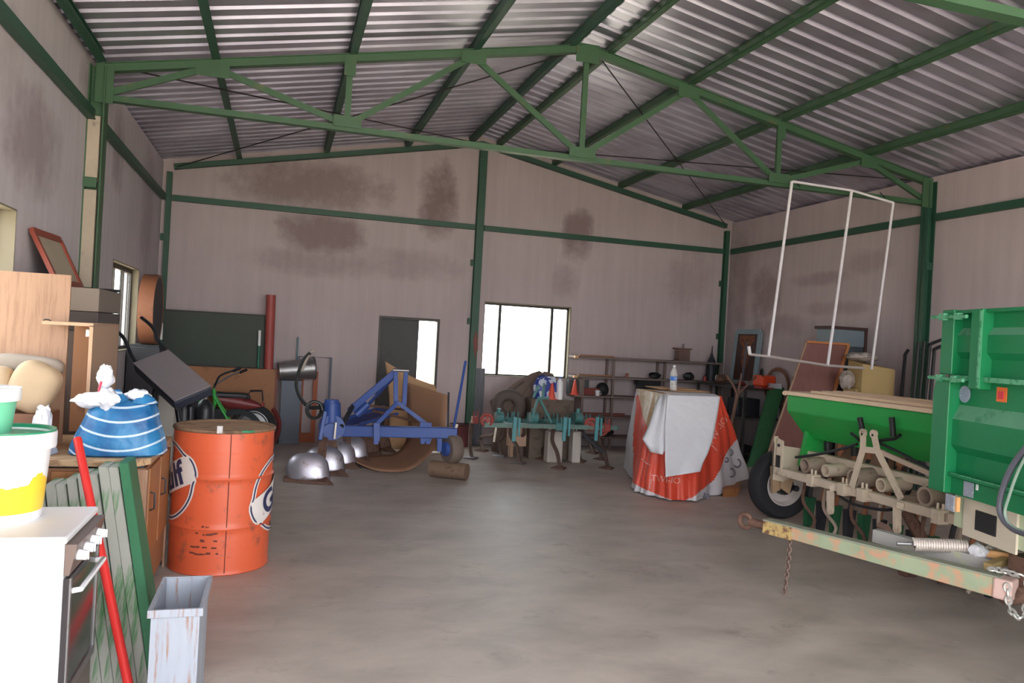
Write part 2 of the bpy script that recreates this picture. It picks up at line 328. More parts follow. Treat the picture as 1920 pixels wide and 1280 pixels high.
# ------------------------------------------------------------------ steel frame
NX = [-.72, .53, 1.76, XM, 2*XM-1.77, 2*XM-.55, 2*XM+.70]   # top chord nodes
BN = [.53, XM, 2*XM-.55]
ZB = 3.71
def zc(x): return zr(x)-.135
def ang_bar(mb, p, q, w=.05, t=.006, fl_=(0, 0, 1)):
    """angle section: a vertical leg and a flange"""
    p, q = V(p), V(q); d = (q-p).normalized(); y = V((0, 1, 0)); n = d.cross(y).normalized()
    mb.bar(p-n*0, q-n*0, t, w, up=n); mb.bar(p+n*(w/2)+y*(w/2), q+n*(w/2)+y*(w/2), w, t, up=n)
def truss(Y, label):
    t = thing('roof_truss', label, 'roof truss', (XM, Y, ZB), 0, 'green steel roof trusses')
    xl, xr = XL+.12, XR-.13
    for s in (0, 1):
        m = MB(); a = (xl if s == 0 else xr); p = V((a, Y, zc(a))); q = V((XM, Y, zc(XM))); m.bar(p, q, .085, .075); m.bar(p+V((0, 0, .035)), q+V((0, 0, .035)), .12, .008); m.build('top_chord', GREEN, t)
    m = MB(); m.bar((xl, Y, ZB), (xr, Y, ZB), .06, .055); m.bar((xl, Y, ZB-.026), (xr, Y, ZB-.026), .085, .008); m.build('bottom_chord', GREEN, t)
    def web(nm, a, b):
        m = MB(); a = V(a); b = V(b); m.bar(a, b, .045, .045); m.bar(a+V((0, -.024, 0)), b+V((0, -.024, 0)), .006, .06); m.build(nm, GREEN, t)
    top = lambda x: (x, Y, zc(x)-.03); bot = lambda x: (x, Y, ZB+.03)
    web('diagonal_brace', bot(xl), top(NX[0])); web('diagonal_brace', top(NX[0]), bot(BN[0])); web('diagonal_brace', bot(BN[0]), top(NX[2])); web('diagonal_brace', top(NX[2]), bot(BN[1]))
    web('diagonal_brace', bot(BN[1]), top(NX[4])); web('diagonal_brace', top(NX[4]), bot(BN[2])); web('diagonal_brace', bot(BN[2]), top(NX[6])); web('diagonal_brace', top(NX[6]), bot(xr))
    web('vertical_strut', top(NX[1]), bot(BN[0])); web('vertical_strut', top(XM), bot(XM)); web('vertical_strut', top(NX[5]), bot(BN[2]))
    for x, z, w, h in [(NX[0], zc(NX[0])-.07, .30, .12), (NX[1], zc(NX[1])-.1, .11, .16), (NX[2], zc(NX[2])-.06, .26, .11), (XM, zc(XM)-.06, .26, .2), (NX[4], zc(NX[4])-.06, .26, .11), (NX[5], zc(NX[5])-.1, .11, .16), (NX[6], zc(NX[6])-.07, .24, .1),
                       (BN[0], ZB+.06, .27, .11), (BN[1], ZB+.06, .3, .11), (BN[2], ZB+.06, .27, .11)]:
        MB().box((x-w/2, Y-.052, z-h/2), (x+w/2, Y-.044, z+h/2)).build('gusset_plate', GREEN, t)
    for s, a in ((0, xl), (1, xr-.02)): MB().box((a-.07, Y-.055, ZB-.06), (a+.08, Y-.047, zc(a)+.03)).build('gusset_plate', GREEN, t)
    return t
truss(YT, 'green steel roof truss spanning the hall in front of the back bay')
truss(YT2, 'nearest green roof truss, only its lower chord crossing the top right corner')
def column(x, y, w, d, z, label, mort=False, m=GREEND, s=1):
    t = thing('steel_column', label, 'column', (x, y, 0), 0, 'green steel columns')
    MB().box((x-d/2, y-w/2, 0), (x-d/2+.012, y+w/2, z)).box((x+d/2-.012, y-w/2, 0), (x+d/2, y+w/2, z)).box((x-d/2, y-.005, 0), (x+d/2, y+.005, z)).build('steel_section', m, t)
    if mort:
        k = MB()
        for z0, z1 in ((0, 1.9), (1.96, 2.86), (2.94, 3.52)): k.box((x-d/2+.012, y-w/2+.004, z0), (x+d/2-.03, y-.006, z1))
        k.build('mortar_infill', MORTAR, t, label='pale mortar filling the column web')
    for zz in (1.9, 2.88): MB().box((x-d/2-.0, y-w/2-.012, zz), (x+d/2-.03, y-w/2+.004, zz+.09)).build('wall_tie', m, t)
    return t
column(XL+.07, YT, .16, .14, 3.98, 'green and mortar coloured column on the left wall under the truss', True, GREEN)
column(XR-.065, YT, .12, .12, 3.98, 'green steel column on the right wall under the truss', False, GREEND)
column(XL+.07, YT2, .16, .14, 3.98, 'green column on the left wall nearest the entrance')
column(XR-.08, YT2, .16, .16, 3.98, 'green column on the right wall nearest the entrance')
def postbk(x, label, z, w=.1, dd=.1):
    t = thing('steel_post', label, 'column', (x, YB-dd/2, 0))
    MB().box((x-w/2, YB-dd, 0), (x+w/2, YB-dd+.012, z)).box((x-w/2, YB-.012, 0), (x+w/2, YB-.001, z)).box((x-.005, YB-dd+.012, 0), (x+.005, YB-.012, z)).build('steel_section', GREEND, t)
    for zz in (1.95, 2.9): MB().box((x-w/2-.05, YB-.06, zz), (x-w/2, YB-.005, zz+.1)).build('wall_tie', GREEND, t)
postbk(3.03, 'green steel post rising up the middle of the back wall', zc(3.03)-.04, .12, .11)
postbk(XL+.1, 'green steel post in the back left corner', 3.9, .07, .07)
postbk(XR-.12, 'green steel post in the back right corner', 3.9, .08, .08)
def girt(p, q, label, w=.05, h=.08):
    t = MB(); t.bar(p, q, w, h); t.bar(V(p)+V((0, 0, -h/2)), V(q)+V((0, 0, -h/2)), w*1.3, .01)
    return t.build('wall_girt', GREEND, None, label, cat='steel beam', group='green horizontal wall beams')
ZG = 3.53
girt((XL+.15, YB-.05, ZG), (3.03-.08, YB-.05, ZG), 'green horizontal beam across the left half of the back wall')
girt((3.03+.08, YB-.05, ZG), (XR-.17, YB-.05, ZG), 'green horizontal beam across the right half of the back wall')
girt((XL+.045, YT+.09, ZG), (XL+.045, YB-.1, ZG), 'green beam along the left wall between the column and back corner', h=.085)
girt((XL+.045, YT2+.1, ZG), (XL+.045, YT-.09, ZG), 'green beam along the left wall nearer than the column', h=.085)
girt((XR-.045, YT+.09, ZG), (XR-.045, YB-.1, ZG), 'green beam along the right wall between the column and back corner', h=.085)
girt((XR-.045, YT2+.1, ZG), (XR-.045, YT-.09, ZG), 'green beam along the right wall nearer than the column', h=.085)
for s, nm in ((0, 'left'), (1, 'right')):
    x = XL+.16 if s == 0 else XR-.16
    m = MB(); p = V((x, YB-.06, zc(x))); q = V((XM+(-.0 if s == 0 else .0), YB-.06, zc(XM))); m.bar(p, q, .09, .07); m.bar(p-V((0, 0, .035)), q-V((0, 0, .035)), .11, .01)
    m.build('gable_rafter', GREEND, None, 'green sloping rafter along the %s half of the back gable' % nm, cat='steel beam')
pl = {-.72: 'first up from the left wall', .53: 'second up from the left wall', 1.76: 'third up from the left wall', 2.80: 'just left of the ridge', 3.25: 'just right of the ridge',
      2*XM-1.77: 'third up from the right wall', 2*XM-.55: 'second up from the right wall', 2*XM+.70: 'first up from the right wall', XL+.08: 'on top of the left wall'}
for x, d_ in pl.items():
    z = zr(x)-.058; mb = MB(); s = 1 if x < XM else -1; u = V((-SL*s, 0, 1)).normalized(); a = V((x, YF, z)); b = V((x, YB-.01 if x > XL+.3 else YT-.1, z))
    mb.bar(a, b, .012, .1, up=u); mb.bar(a+u*.04+V((.02, 0, 0)), b+u*.04+V((.02, 0, 0)), .065, .008, up=u); mb.bar(a-u*.04+V((.02, 0, 0)), b-u*.04+V((.02, 0, 0)), .075, .01, up=u); mb.bar(a-u*.03+V((.045, 0, 0)), b-u*.03+V((.045, 0, 0)), .006, .025, up=u)
    mb.build('roof_purlin', GREEN if x > XM else GREEND, None, 'green roof purlin running front to back, '+d_, cat='steel beam', group='green roof purlins')
DK = mat('dark brace rod', (58, 54, 54), .5, metal=.5)
for dz_, (a, b, l) in zip((.125, .15, .125, .15), [((XL+.2, YT), (XM-.1, YB-.1), 'from the left column to the back ridge'), ((XM-.1, YT), (XL+.2, YB-.1), 'from the truss peak to the back left corner'),
                  ((XM+.1, YT), (XR-.2, YB-.1), 'from the truss peak to the back right corner'), ((XR-.2, YT), (XM+.1, YB-.1), 'from the right column to the back ridge')]):
    n = 18; pts = []
    for i in range(n+1):
        t_ = i/n; x = a[0]+(b[0]-a[0])*t_; y = a[1]+(b[1]-a[1])*t_; pts.append((x, y, zr(x)-dz_))
    MB().tube(pts, .008, 6).build('brace_rod', DK, None, 'thin dark roof bracing rod '+l, cat='brace rod', group='roof bracing rods')
# ------------------------------------------------------------------ daylight
w = bpy.data.worlds.new('day'); SC.world = w; w.use_nodes = True
w.node_tree.nodes['Background'].inputs[0].default_value = (.93, .96, 1., 1); w.node_tree.nodes['Background'].inputs[1].default_value = 5.
sun = bpy.data.lights.new('sun', 'SUN'); sun.energy = 14; sun.angle = .02; sun.color = (1, .95, .87)
so = bpy.data.objects.new('sun', sun); COL.objects.link(so); so.rotation_euler = Euler((math.radians(24), math.radians(5), 0))
def portal(loc, rot, sx, sy):
    l = bpy.data.lights.new('portal', 'AREA'); l.shape = 'RECTANGLE'; l.size = sx; l.size_y = sy; l.cycles.is_portal = True
    o = bpy.data.objects.new('portal', l); COL.objects.link(o); o.location = loc; o.rotation_euler = rot
portal(((DOOR[0]+DOOR[1])/2, YF-.21, DOOR[3]/2), (PI/2, 0, PI), DOOR[1]-DOOR[0], DOOR[3])
portal(((W1[0]+W1[1])/2, YB+.21, (W1[2]+W1[3])/2), (PI/2, 0, 0), W1[1]-W1[0], W1[3]-W1[2])
portal((XL-.21, (W2[0]+W2[1])/2, (W2[2]+W2[3])/2), (PI/2, 0, PI/2), W2[1]-W2[0], W2[3]-W2[2])
portal((XL-.21, (W3[0]+W3[1])/2, (W3[2]+W3[3])/2), (PI/2, 0, PI/2), W3[1]-W3[0], W3[3]-W3[2])
SC.view_settings.view_transform = 'Standard'; SC.view_settings.look = 'None'; SC.view_settings.gamma = 1; SC.view_settings.exposure = .8
SC.view_settings.use_curve_mapping = False
SC.cycles.max_bounces = 8; SC.cycles.diffuse_bounces = 7; SC.cycles.sample_clamp_indirect = 6
# ================================================================== LEFT SIDE
def tb(name, label, cat, a, b, m, group=None, bevel=.004): return MB().box(a, b).build(name, m, None, label, cat=cat, group=group, bevel=bevel)
# ---- gas cooker
ck = thing('gas_cooker', 'white domestic cooker at the bottom left with knobs facing the aisle', 'cooker', (-1.05, 3.66, 0))
X0, X1, Y0, Y1, ZT = -1.42, -.76, 3.40, 3.93, .86
m = MB().box((X0, Y0, .04), (X1, Y1, ZT-.03)); m.build('body', WHITE, ck, bevel=.008)
MB().box((X0-.01, Y0-.012, ZT-.03), (X1+.01, Y1+.01, ZT)).build('cooktop', WHITE, ck, bevel=.008)
PANEL = mat('grey brown control panel', (120, 104, 98), .4, metal=.3)
pn = MB().hexa([(X1, Y0+.01, .70), (X1+.02, Y0+.01, .70), (X1+.02, Y1-.01, .70), (X1, Y1-.01, .70)], [(X1, Y0+.01, ZT-.035), (X1+.045, Y0+.01, ZT-.035), (X1+.045, Y1-.01, ZT-.035), (X1, Y1-.01, ZT-.035)]).build('control_panel', PANEL, ck, bevel=.003)
for i in range(4):
    y = Y0+.07+i*.115; MB().cyl((X1+.033, y, .77), (X1+.07, y, .765), .022, .019, 16).box((X1+.07, y-.004, .748), (X1+.076, y+.004, .785)).build('knob', WHITE, pn, bevel=.002)
dr_ = MB().box((X1, Y0+.012, .2), (X1+.022, Y1-.012, .69)).build('oven_door', mat('dark oven glass', (60, 56, 58), .15, var=.2), ck, bevel=.003)
m = MB().box((X1+.022, Y0+.012, .2), (X1+.028, Y0+.035, .69)).box((X1+.022, Y1-.035, .2), (X1+.028, Y1-.012, .69)).box((X1+.022, Y0+.035, .2), (X1+.028, Y1-.035, .24)); m.build('door_trim', STEEL, dr_)
MB().tube([(X1+.022, Y0+.05, .63), (X1+.055, Y0+.05, .635), (X1+.055, Y1-.05, .635), (X1+.022, Y1-.05, .63)], .011, 8).build('handle', WHITE, dr_)
MB().box((X1, Y0+.012, .06), (X1+.016, Y1-.012, .19)).build('drawer', PANEL, ck, bevel=.003)
for x in (X0+.06, X1-.06):
    for y in (Y0+.06, Y1-.06): MB().cyl((x, y, 0), (x, y, .045), .02, n=12).build('foot', BLACK, ck)
# ---- buckets
def lid_ring(c, r, z): return [(r, z), (r+.012, z), (r+.014, z+.012), (r+.012, z+.05), (r-.006, z+.05), (r-.008, z+.01)]
bc = (-1.085, 3.73)
def pail_mat(key, lowc, c, z0, z1):
    m = bpy.data.materials.new(key); m.use_nodes = True; N = m.node_tree.nodes; L = m.node_tree.links; b = N['Principled BSDF']; b.inputs['Roughness'].default_value = .35
    tc = N.new('ShaderNodeTexCoord'); sp = N.new('ShaderNodeSeparateXYZ'); L.new(tc.outputs['Object'], sp.inputs[0])
    n = N.new('ShaderNodeTexNoise'); n.inputs['Scale'].default_value = 9; n.inputs['Detail'].default_value = 3; L.new(tc.outputs['Object'], n.inputs['Vector'])
    def math_(op, x, y):
        q = N.new('ShaderNodeMath'); q.operation = op
        for i, w_ in enumerate((x, y)):
            if isinstance(w_, (int, float)): q.inputs[i].default_value = w_
            else: L.new(w_, q.inputs[i])
        return q.outputs[0]
    a = math_('ADD', math_('MULTIPLY', sp.outputs['X'], 3.2), math_('MULTIPLY', math_('SUBTRACT', n.outputs['Fac'], .5), 1.2))
    a = math_('ADD', a, math_('MULTIPLY', math_('SINE', math_('MULTIPLY', sp.outputs['Z'], 17.), 0), .35))
    zc_ = math_('MULTIPLY', math_('GREATER_THAN', sp.outputs['Z'], z0), math_('LESS_THAN', sp.outputs['Z'], z1))
    f_ = math_('MULTIPLY', math_('GREATER_THAN', a, .40), zc_)
    x = N.new('ShaderNodeMix'); x.data_type = 'RGBA'; L.new(f_, x.inputs['Factor']); x.inputs['A'].default_value = lin(lowc); x.inputs['B'].default_value = lin(c); L.new(x.outputs['Result'], b.inputs['Base Color'])
    return m
LIDG = mat('green bucket lid', (40, 140, 100), .4, c2=(200, 220, 210), amt=.25, scale=12)
b1 = thing('paint_bucket', 'big white paint bucket with yellow print and green lid standing on the cooker', 'bucket', (bc[0], bc[1], .86), 0)
MB().lathe([(0, .0), (.15, .0), (.155, .008), (.182, .36), (.176, .36), (.15, .01)], (bc[0], bc[1], .86), n=48).build('bucket_body', pail_mat('white and yellow pail', (240, 240, 242), (246, 205, 60), .04, .29), b1)
MB().lathe([(.181, .30), (.196, .30), (.198, .31), (.198, .365), (.19, .372), (.181, .365)], (bc[0], bc[1], .86), n=48).build('rim', WHITE, b1)
MB().lathe([(.0, .352), (.178, .352), (.183, .374), (.194, .376), (.194, .368)], (bc[0], bc[1], .86), n=48).build('lid', LIDG, b1)
None and MB().tube([(bc[0]+.198*math.cos(a), bc[1]+.198*math.sin(a)*.999, .86+.30-.16*math.sin((a+.5)/3.64*PI if True else 0)) for a in [(-.25-k*.13) for k in range(1)]] + [], .003) if False else None
sc_ = (-1.175, 3.70); Zb = .86+.352
b2 = thing('plastic_tub', 'small white and green tub stacked on the lid of the big bucket', 'bucket', (sc_[0], sc_[1], Zb))
MB().lathe([(0, .0), (.118, .0), (.122, .006), (.143, .19), (.138, .19), (.117, .01)], (sc_[0], sc_[1], Zb), n=44).build('tub_body', pail_mat('white and green tub', (238, 244, 242), (120, 206, 168), .01, .15), b2)
MB().lathe([(.0, .192), (.146, .194), (.152, .198), (.154, .19), (.152, .145), (.145, .145), (.145, .19), (0, .186)], (sc_[0], sc_[1], Zb), n=44).build('lid', WHITE, b2)
# ---- base cabinet with worktop
TOPW = mat('worn beige worktop', (184, 152, 118), .7, c2=(140, 108, 82), amt=.5, scale=4, stretch=(1.2, 5, 5))
CX0, CX1, CY0, CY1 = XL+.04, -.70, 4.93, 5.93
cb = thing('base_cabinet', 'low wooden cabinet with worktop between the cooker and the oil drum', 'cabinet', ((CX0+CX1)/2, (CY0+CY1)/2, 0))
MB().box((CX0, CY0, .06), (CX1, CY1, .86)).build('carcass', mat('brown cabinet side', (150, 106, 76), .55, c2=(126, 86, 60), amt=.4, scale=2.5, stretch=(6, 6, .8)), cb, bevel=.004)
MB().hexa([(CX0, CY0-.04, .875), (CX1-.05, CY0-.04, .875), (CX1+.018, CY0+.05, .875), (CX1+.018, CY1, .875), (CX0, CY1, .875)], [(CX0, CY0-.04, .915), (CX1-.05, CY0-.04, .915), (CX1+.018, CY0+.05, .915), (CX1+.018, CY1, .915), (CX0, CY1, .915)]).build('worktop', TOPW, cb, bevel=.004)
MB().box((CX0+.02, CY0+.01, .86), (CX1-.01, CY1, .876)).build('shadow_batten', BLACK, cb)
MB().box((CX1-.075, CY0-.012, .02), (CX1+.0, CY0, .855)).box((CX1, CY0-.012, .02), (CX1+.012, CY0+.05, .855)).build('corner_stile', LWOOD, cb, bevel=.002)
for k in range(2):
    x1 = CX1-.085-k*.42; dd = MB().box((x1-.4, CY0-.02, .09), (x1, CY0, .845)).build('door', PINE, cb, bevel=.004)
    MB().box((x1-.33, CY0-.026, .16), (x1-.07, CY0-.02, .78)).build('inset_panel', mat('orange brown door panel', (186, 124, 66), .5, c2=(156, 96, 52), amt=.4, scale=3, stretch=(8, 8, .7)), dd, bevel=.003)
    MB().tube([(x1-.035, CY0-.02, .74), (x1-.03, CY0-.045, .72), (x1-.045, CY0-.045, .64), (x1-.03, CY0-.045, .58), (x1-.035, CY0-.02, .56)], .006, 6).build('handle', DARKM, dd)
for k in range(2):
    dd = MB().box((CX1, CY0+.08+k*.46, .3), (CX1+.014, CY0+.50+k*.46, .845)).build('side_panel', PINE, cb, bevel=.003)
    MB().tube([(CX1+.014, CY0+.12+k*.46, .7), (CX1+.04, CY0+.12+k*.46, .69), (CX1+.04, CY0+.12+k*.46, .6), (CX1+.014, CY0+.12+k*.46, .59)], .006, 6).build('handle', DARKM, dd)
MB().box((CX1, CY1-.03, 0), (CX1+.012, CY1, .86)).build('edge_strip', LWOOD, cb)
for x in (CX0+.06, CX1-.06):
    for y in (CY0+.06, CY1-.06): MB().box((x-.03, y-.03, 0), (x+.03, y+.03, .06)).build('foot', BLACK, cb)
WT = .915
# ---- blue woven bag
def cloth_blob(c, prof, n=56, seed=0, amp=.01, pw=3.2):
    """stack of superellipse rings: prof = [(z, rx, ry, dx)]"""
    rows = []
    for z, rx, ry, dx in prof:
        row = []
        for i in range(n):
            t = 2*PI*i/n; ct, st = math.cos(t), math.sin(t); e = 2/pw
            x = rx*math.copysign(abs(ct)**e, ct); y = ry*math.copysign(abs(st)**e, st)
            q = noise.noise(V((x*9+seed, y*9, z*7)))*amp*2+noise.noise(V((math.cos(t)*6+seed, math.sin(t)*6, z*2.2)))*amp*2.2
            row.append((c[0]+dx+x*(1+q*3), c[1]+y*(1+q*3), c[2]+z+(q*.5 if z > .02 else 0)))
        rows.append(row)
    mb = MB(); mb.grid(rows, wrap=True); k = len(rows)-1
    mb.f += [tuple(range(n))[::-1], tuple(range(k*n, k*n+n))]; mb.mi += [0, 0]; return mb
def stripe_mat():
    m = bpy.data.materials.new('blue woven plastic'); m.use_nodes = True; N = m.node_tree.nodes; L = m.node_tree.links; b = N['Principled BSDF']; b.inputs['Roughness'].default_value = .45
    tc = N.new('ShaderNodeTexCoord'); sp = N.new('ShaderNodeSeparateXYZ'); L.new(tc.outputs['Object'], sp.inputs[0])
    def math_(op, x, y=0.):
        q = N.new('ShaderNodeMath'); q.operation = op
        for i, w_ in enumerate((x, y)):
            if isinstance(w_, (int, float)): q.inputs[i].default_value = w_
            else: L.new(w_, q.inputs[i])
        return q.outputs[0]
    h = math_('SUBTRACT', sp.outputs['Z'], math_('MULTIPLY', math_('POWER', math_('ABSOLUTE', math_('SUBTRACT', sp.outputs['X'], .02)), 2), 1.1))
    fr = math_('FRACT', math_('DIVIDE', math_('ADD', h, .13), .082)); on = math_('LESS_THAN', fr, .15)
    n = N.new('ShaderNodeTexNoise'); n.inputs['Scale'].default_value = 7; n.inputs['Detail'].default_value = 5; L.new(tc.outputs['Object'], n.inputs['Vector'])
    r = N.new('ShaderNodeValToRGB'); e = r.color_ramp.elements; e[0].position = .35; e[0].color = lin((24, 84, 140)); e[1].position = .68; e[1].color = lin((48, 128, 180)); L.new(n.outputs['Fac'], r.inputs[0])
    x = N.new('ShaderNodeMix'); x.data_type = 'RGBA'; L.new(math_('MULTIPLY', on, .8), x.inputs['Factor']); L.new(r.outputs[0], x.inputs['A']); x.inputs['B'].default_value = lin((205, 220, 232)); L.new(x.outputs['Result'], b.inputs['Base Color'])
    w_ = N.new('ShaderNodeTexNoise'); w_.inputs['Scale'].default_value = 14; L.new(tc.outputs['Object'], w_.inputs['Vector']); bp = N.new('ShaderNodeBump'); bp.inputs['Strength'].default_value = .5; bp.inputs['Distance'].default_value = .02; L.new(w_.outputs['Fac'], bp.inputs['Height']); L.new(bp.outputs[0], b.inputs['Normal'])
    return m
BG = V((-.885, 5.13, WT))
bg = thing('woven_bag', 'blue striped woven bag stuffed full on the cabinet worktop', 'bag', BG)
cloth_blob(BG, [(0, .245, .15, 0), (.012, .262, .165, 0), (.06, .255, .17, -.002), (.13, .232, .16, .004), (.2, .208, .145, .01), (.26, .188, .125, .016), (.30, .168, .10, .02), (.32, .14, .06, .02), (.325, .08, .03, .02)], amp=.006, pw=2.7).build('bag_body', stripe_mat(), bg)
for (dx, hz) in ((-.02, .075), (.13, .055)):      # gathered corners of the mouth
    c = BG+V((dx, -.03, .31)); cloth_blob(c, [(0, .08, .06, 0), (.03, .055, .045, 0), (hz, .012, .012, .004)], n=24, amp=.01, pw=2).build('bag_corner', _m.get('x') or bpy.data.materials['blue woven plastic'], bg)
WPL = mat('white thin plastic', (226, 226, 234), .4, var=.06, scale=14, bump=.6, bscale=20)
def crumple(name, c, rx, ry, rz_, seed, parent=None, label=None, m=None, **k):
    rows = []; n = 26
    for i in range(13):
        ph = PI*(i+.02)/12.04; row = []
        for j in range(n):
            t = 2*PI*j/n; d = V((math.sin(ph)*math.cos(t), math.sin(ph)*math.sin(t), -math.cos(ph)))
            q = 1+.32*noise.noise(d*1.9+V((seed, 0, 0)))+.16*noise.noise(d*5+V((0, seed, 0)))
            row.append((c[0]+d.x*rx*q, c[1]+d.y*ry*q, c[2]+d.z*rz_*q))
        rows.append(row)
    return MB().grid(rows, wrap=True).build(name, m or WPL, parent, label, **k)
crumple('plastic_liner', BG+V((-.13, -.07, .325)), .13, .055, .045, 3, bg, 'white plastic liner spilling over the left edge')
crumple('plastic_liner', BG+V((-.055, -.10, .335)), .06, .045, .06, 8, bg)
crumple('plastic_liner', BG+V((-.095, .02, .45)), .045, .03, .075, 5, bg, 'white plastic tuft standing up')
crumple('plastic_liner', BG+V((.095, -.02, .355)), .07, .045, .035, 12, bg)
MB().tube([BG+V((-.105, -.04, .43)), BG+V((-.11, -.06, .39)), BG+V((-.1, -.1, .345)), BG+V((-.095, -.115, .31))], .008, 6).build('drawstring', mat('pink red string', (226, 80, 100), .5), bg)
# ---- stack of boards leaning on the cabinet
BRD = mat('weathered green planks', (150, 150, 142), .85, c2=(74, 118, 76), amt=.45, scale=1.6, stretch=(7, 1.2, .22), bump=.2)
BRG = mat('green painted planks', (44, 104, 70), .6, c2=(100, 122, 98), amt=.25, scale=1.6, stretch=(7, 3, .22), bump=.2)
nB = 9; bl = ['outermost of the stack nearest the drum', 'second from the drum side', 'third from the drum side', 'fourth from the drum side', 'middle of the stack', 'fourth from the cooker side', 'third from the cooker side', 'second from the cooker side', 'innermost of the stack behind the cooker']
for i in range(nB):
    dx = -.05*i; dz = -.018*i+rnd.uniform(-.02, .02)
    ft = V((-.475+dx, 3.98, 0)); tp = V((-.775+dx, 4.66, .945+dz)); wv = V((0, 1, 0))
    sx = V((.0245, 0, 0)); ww = .22 if i == 0 else .19
    o = MB().hexa([ft-sx, ft+sx, ft+sx+wv*ww+V((0, 0, 0)), ft-sx+wv*ww], [tp-sx, tp+sx, tp+sx+wv*ww, tp-sx+wv*ww])
    mn = min(v.z for v in o.v); o.v = [v-V((0, 0, mn)) for v in o.v]
    o.build('wooden_plank', BRG if i == 0 else BRD, None, 'green and grey painted plank leaning on the cabinet, '+bl[i], cat='plank', group='painted planks leaning on the cabinet', bevel=.004)
# red pipe
p0 = V((-.535, 3.76, .012)); p1 = ay(145, 822, 4.52)
MB().tube([p0, p0.lerp(p1, .5), p1], [.021, .021, .021], 14).build('red_pipe', mat('red plastic pipe', (214, 52, 48), .35), None, 'bright red pipe leaning across the green planks beside the cooker', cat='pipe')
# ---- trough
tr = thing('metal_trough', 'upright open grey metal chute on the floor in front of the drum', 'trough', (-.35, 3.77, 0))
GALV = mat('weathered bluish galvanised sheet', (160, 166, 178), .6, metal=.25, c2=(150, 122, 108), amt=.42, scale=4, stretch=(9, 9, .6))
tx0, tx1, ty0, ty1, tz = -.455, -.262, 3.56, 4.0, .5
m = MB(); e = .006
m.box((tx0, ty0, 0), (tx1, ty0+e, tz)).box((tx0, ty1-e, 0), (tx1, ty1, tz)).box((tx0, ty0+e, 0), (tx0+e, ty1-e, tz)).box((tx1-e, ty0+e, 0), (tx1, ty1-e, tz)).box((tx0+e, ty0+e, .0), (tx1-e, ty1-e, .006)); m.build('trough_body', GALV, tr)
m = MB(); q = .014
m.box((tx0-q, ty0-q, tz-.03), (tx1+q, ty0, tz+.004)).box((tx0-q, ty1, tz-.03), (tx1+q, ty1+q, tz+.004)).box((tx0-q, ty0, tz-.03), (tx0, ty1, tz+.004)).box((tx1, ty0, tz-.03), (tx1+q, ty1, tz+.004)); m.build('rim_flange', GALV, tr, bevel=.002)
# ---- oil drum
DC = V((-.335, 5.98, 0)); DR, DH = .34, 1.0
dm = thing('oil_drum', 'orange steel oil drum with dark blue and white round emblems', 'barrel', DC)
ORG = mat('orange drum paint', (208, 92, 58), .42, c2=(142, 78, 60), amt=.34, scale=4, var=.1)
prof = [(0, .012), (DR-.012, .012), (DR-.004, 0), (DR+.004, .008), (DR, .02)]
for zz in [z*.02 for z in range(2, 49)]:
    dz = 0.
    for rz_, rh in ((.325, .012), (.66, .012)): dz += rh*math.exp(-((zz-rz_)/.011)**2)
    if zz > .70: dz += .002*math.sin((zz-.7)*2*PI/.045)*(zz < .86)
    if zz < .28: dz += .002*math.sin(zz*2*PI/.045)*(zz > .12)
    prof.append((DR+dz, zz))
prof += [(DR, .975), (DR-.012, .975), (0, .970)]
MB().lathe(prof, DC, n=72).build('drum_body', ORG, dm)
ORG2 = 0
RIM = mat('rusty brown drum rim', (128, 100, 78), .8, c2=(96, 74, 60), amt=.5, scale=9)
MB().torus(DC+V((0, 0, .987)), (0, 0, 1), DR-.001, .014, 72, 8).build('top_rim', RIM, dm)
MB().lathe([(0, .984), (DR-.010, .984), (DR-.010, .97)], DC, n=48).build('lid_plate', mat('dusty tan lid', (172, 142, 116), .9, c2=(140, 112, 90), amt=.4, scale=7), dm)
EB = mat('emblem navy', (44, 48, 84), .5, c2=(160, 150, 150), amt=.14, scale=20); EW = mat('emblem white', (216, 208, 204), .5, c2=(150, 110, 100), amt=.25, scale=10)
camang = math.atan2(-DC.y, -DC.x)    # direction of the viewer side of the drum
def cylmap(a0, z0, tilt, r):
    ct, st = math.cos(tilt), math.sin(tilt)
    def f(x, y): # x along circumference to the viewer's right, y up
        X = x*ct-y*st; Y = x*st+y*ct; a = a0+X/DR; return (DC.x+r*math.cos(a), DC.y+r*math.sin(a), z0+Y)
    return f
def ringstrip(f, R, w_, a_0=0, a_1=2*PI, n=64, sx=1.):
    mb = MB(); B_ = lambda t: .034*math.exp(-((abs(((t-.42+PI/2) % PI)-PI/2))/.33)**4); rows = [[f(math.cos(t)*(R+B_(t)-w_/2)*sx, math.sin(t)*(R+B_(t)-w_/2)), f(math.cos(t)*(R+B_(t)+w_/2)*sx, math.sin(t)*(R+B_(t)+w_/2))] for t in [a_0+(a_1-a_0)*i/n for i in range(n+1)]]
    return mb.grid(rows)
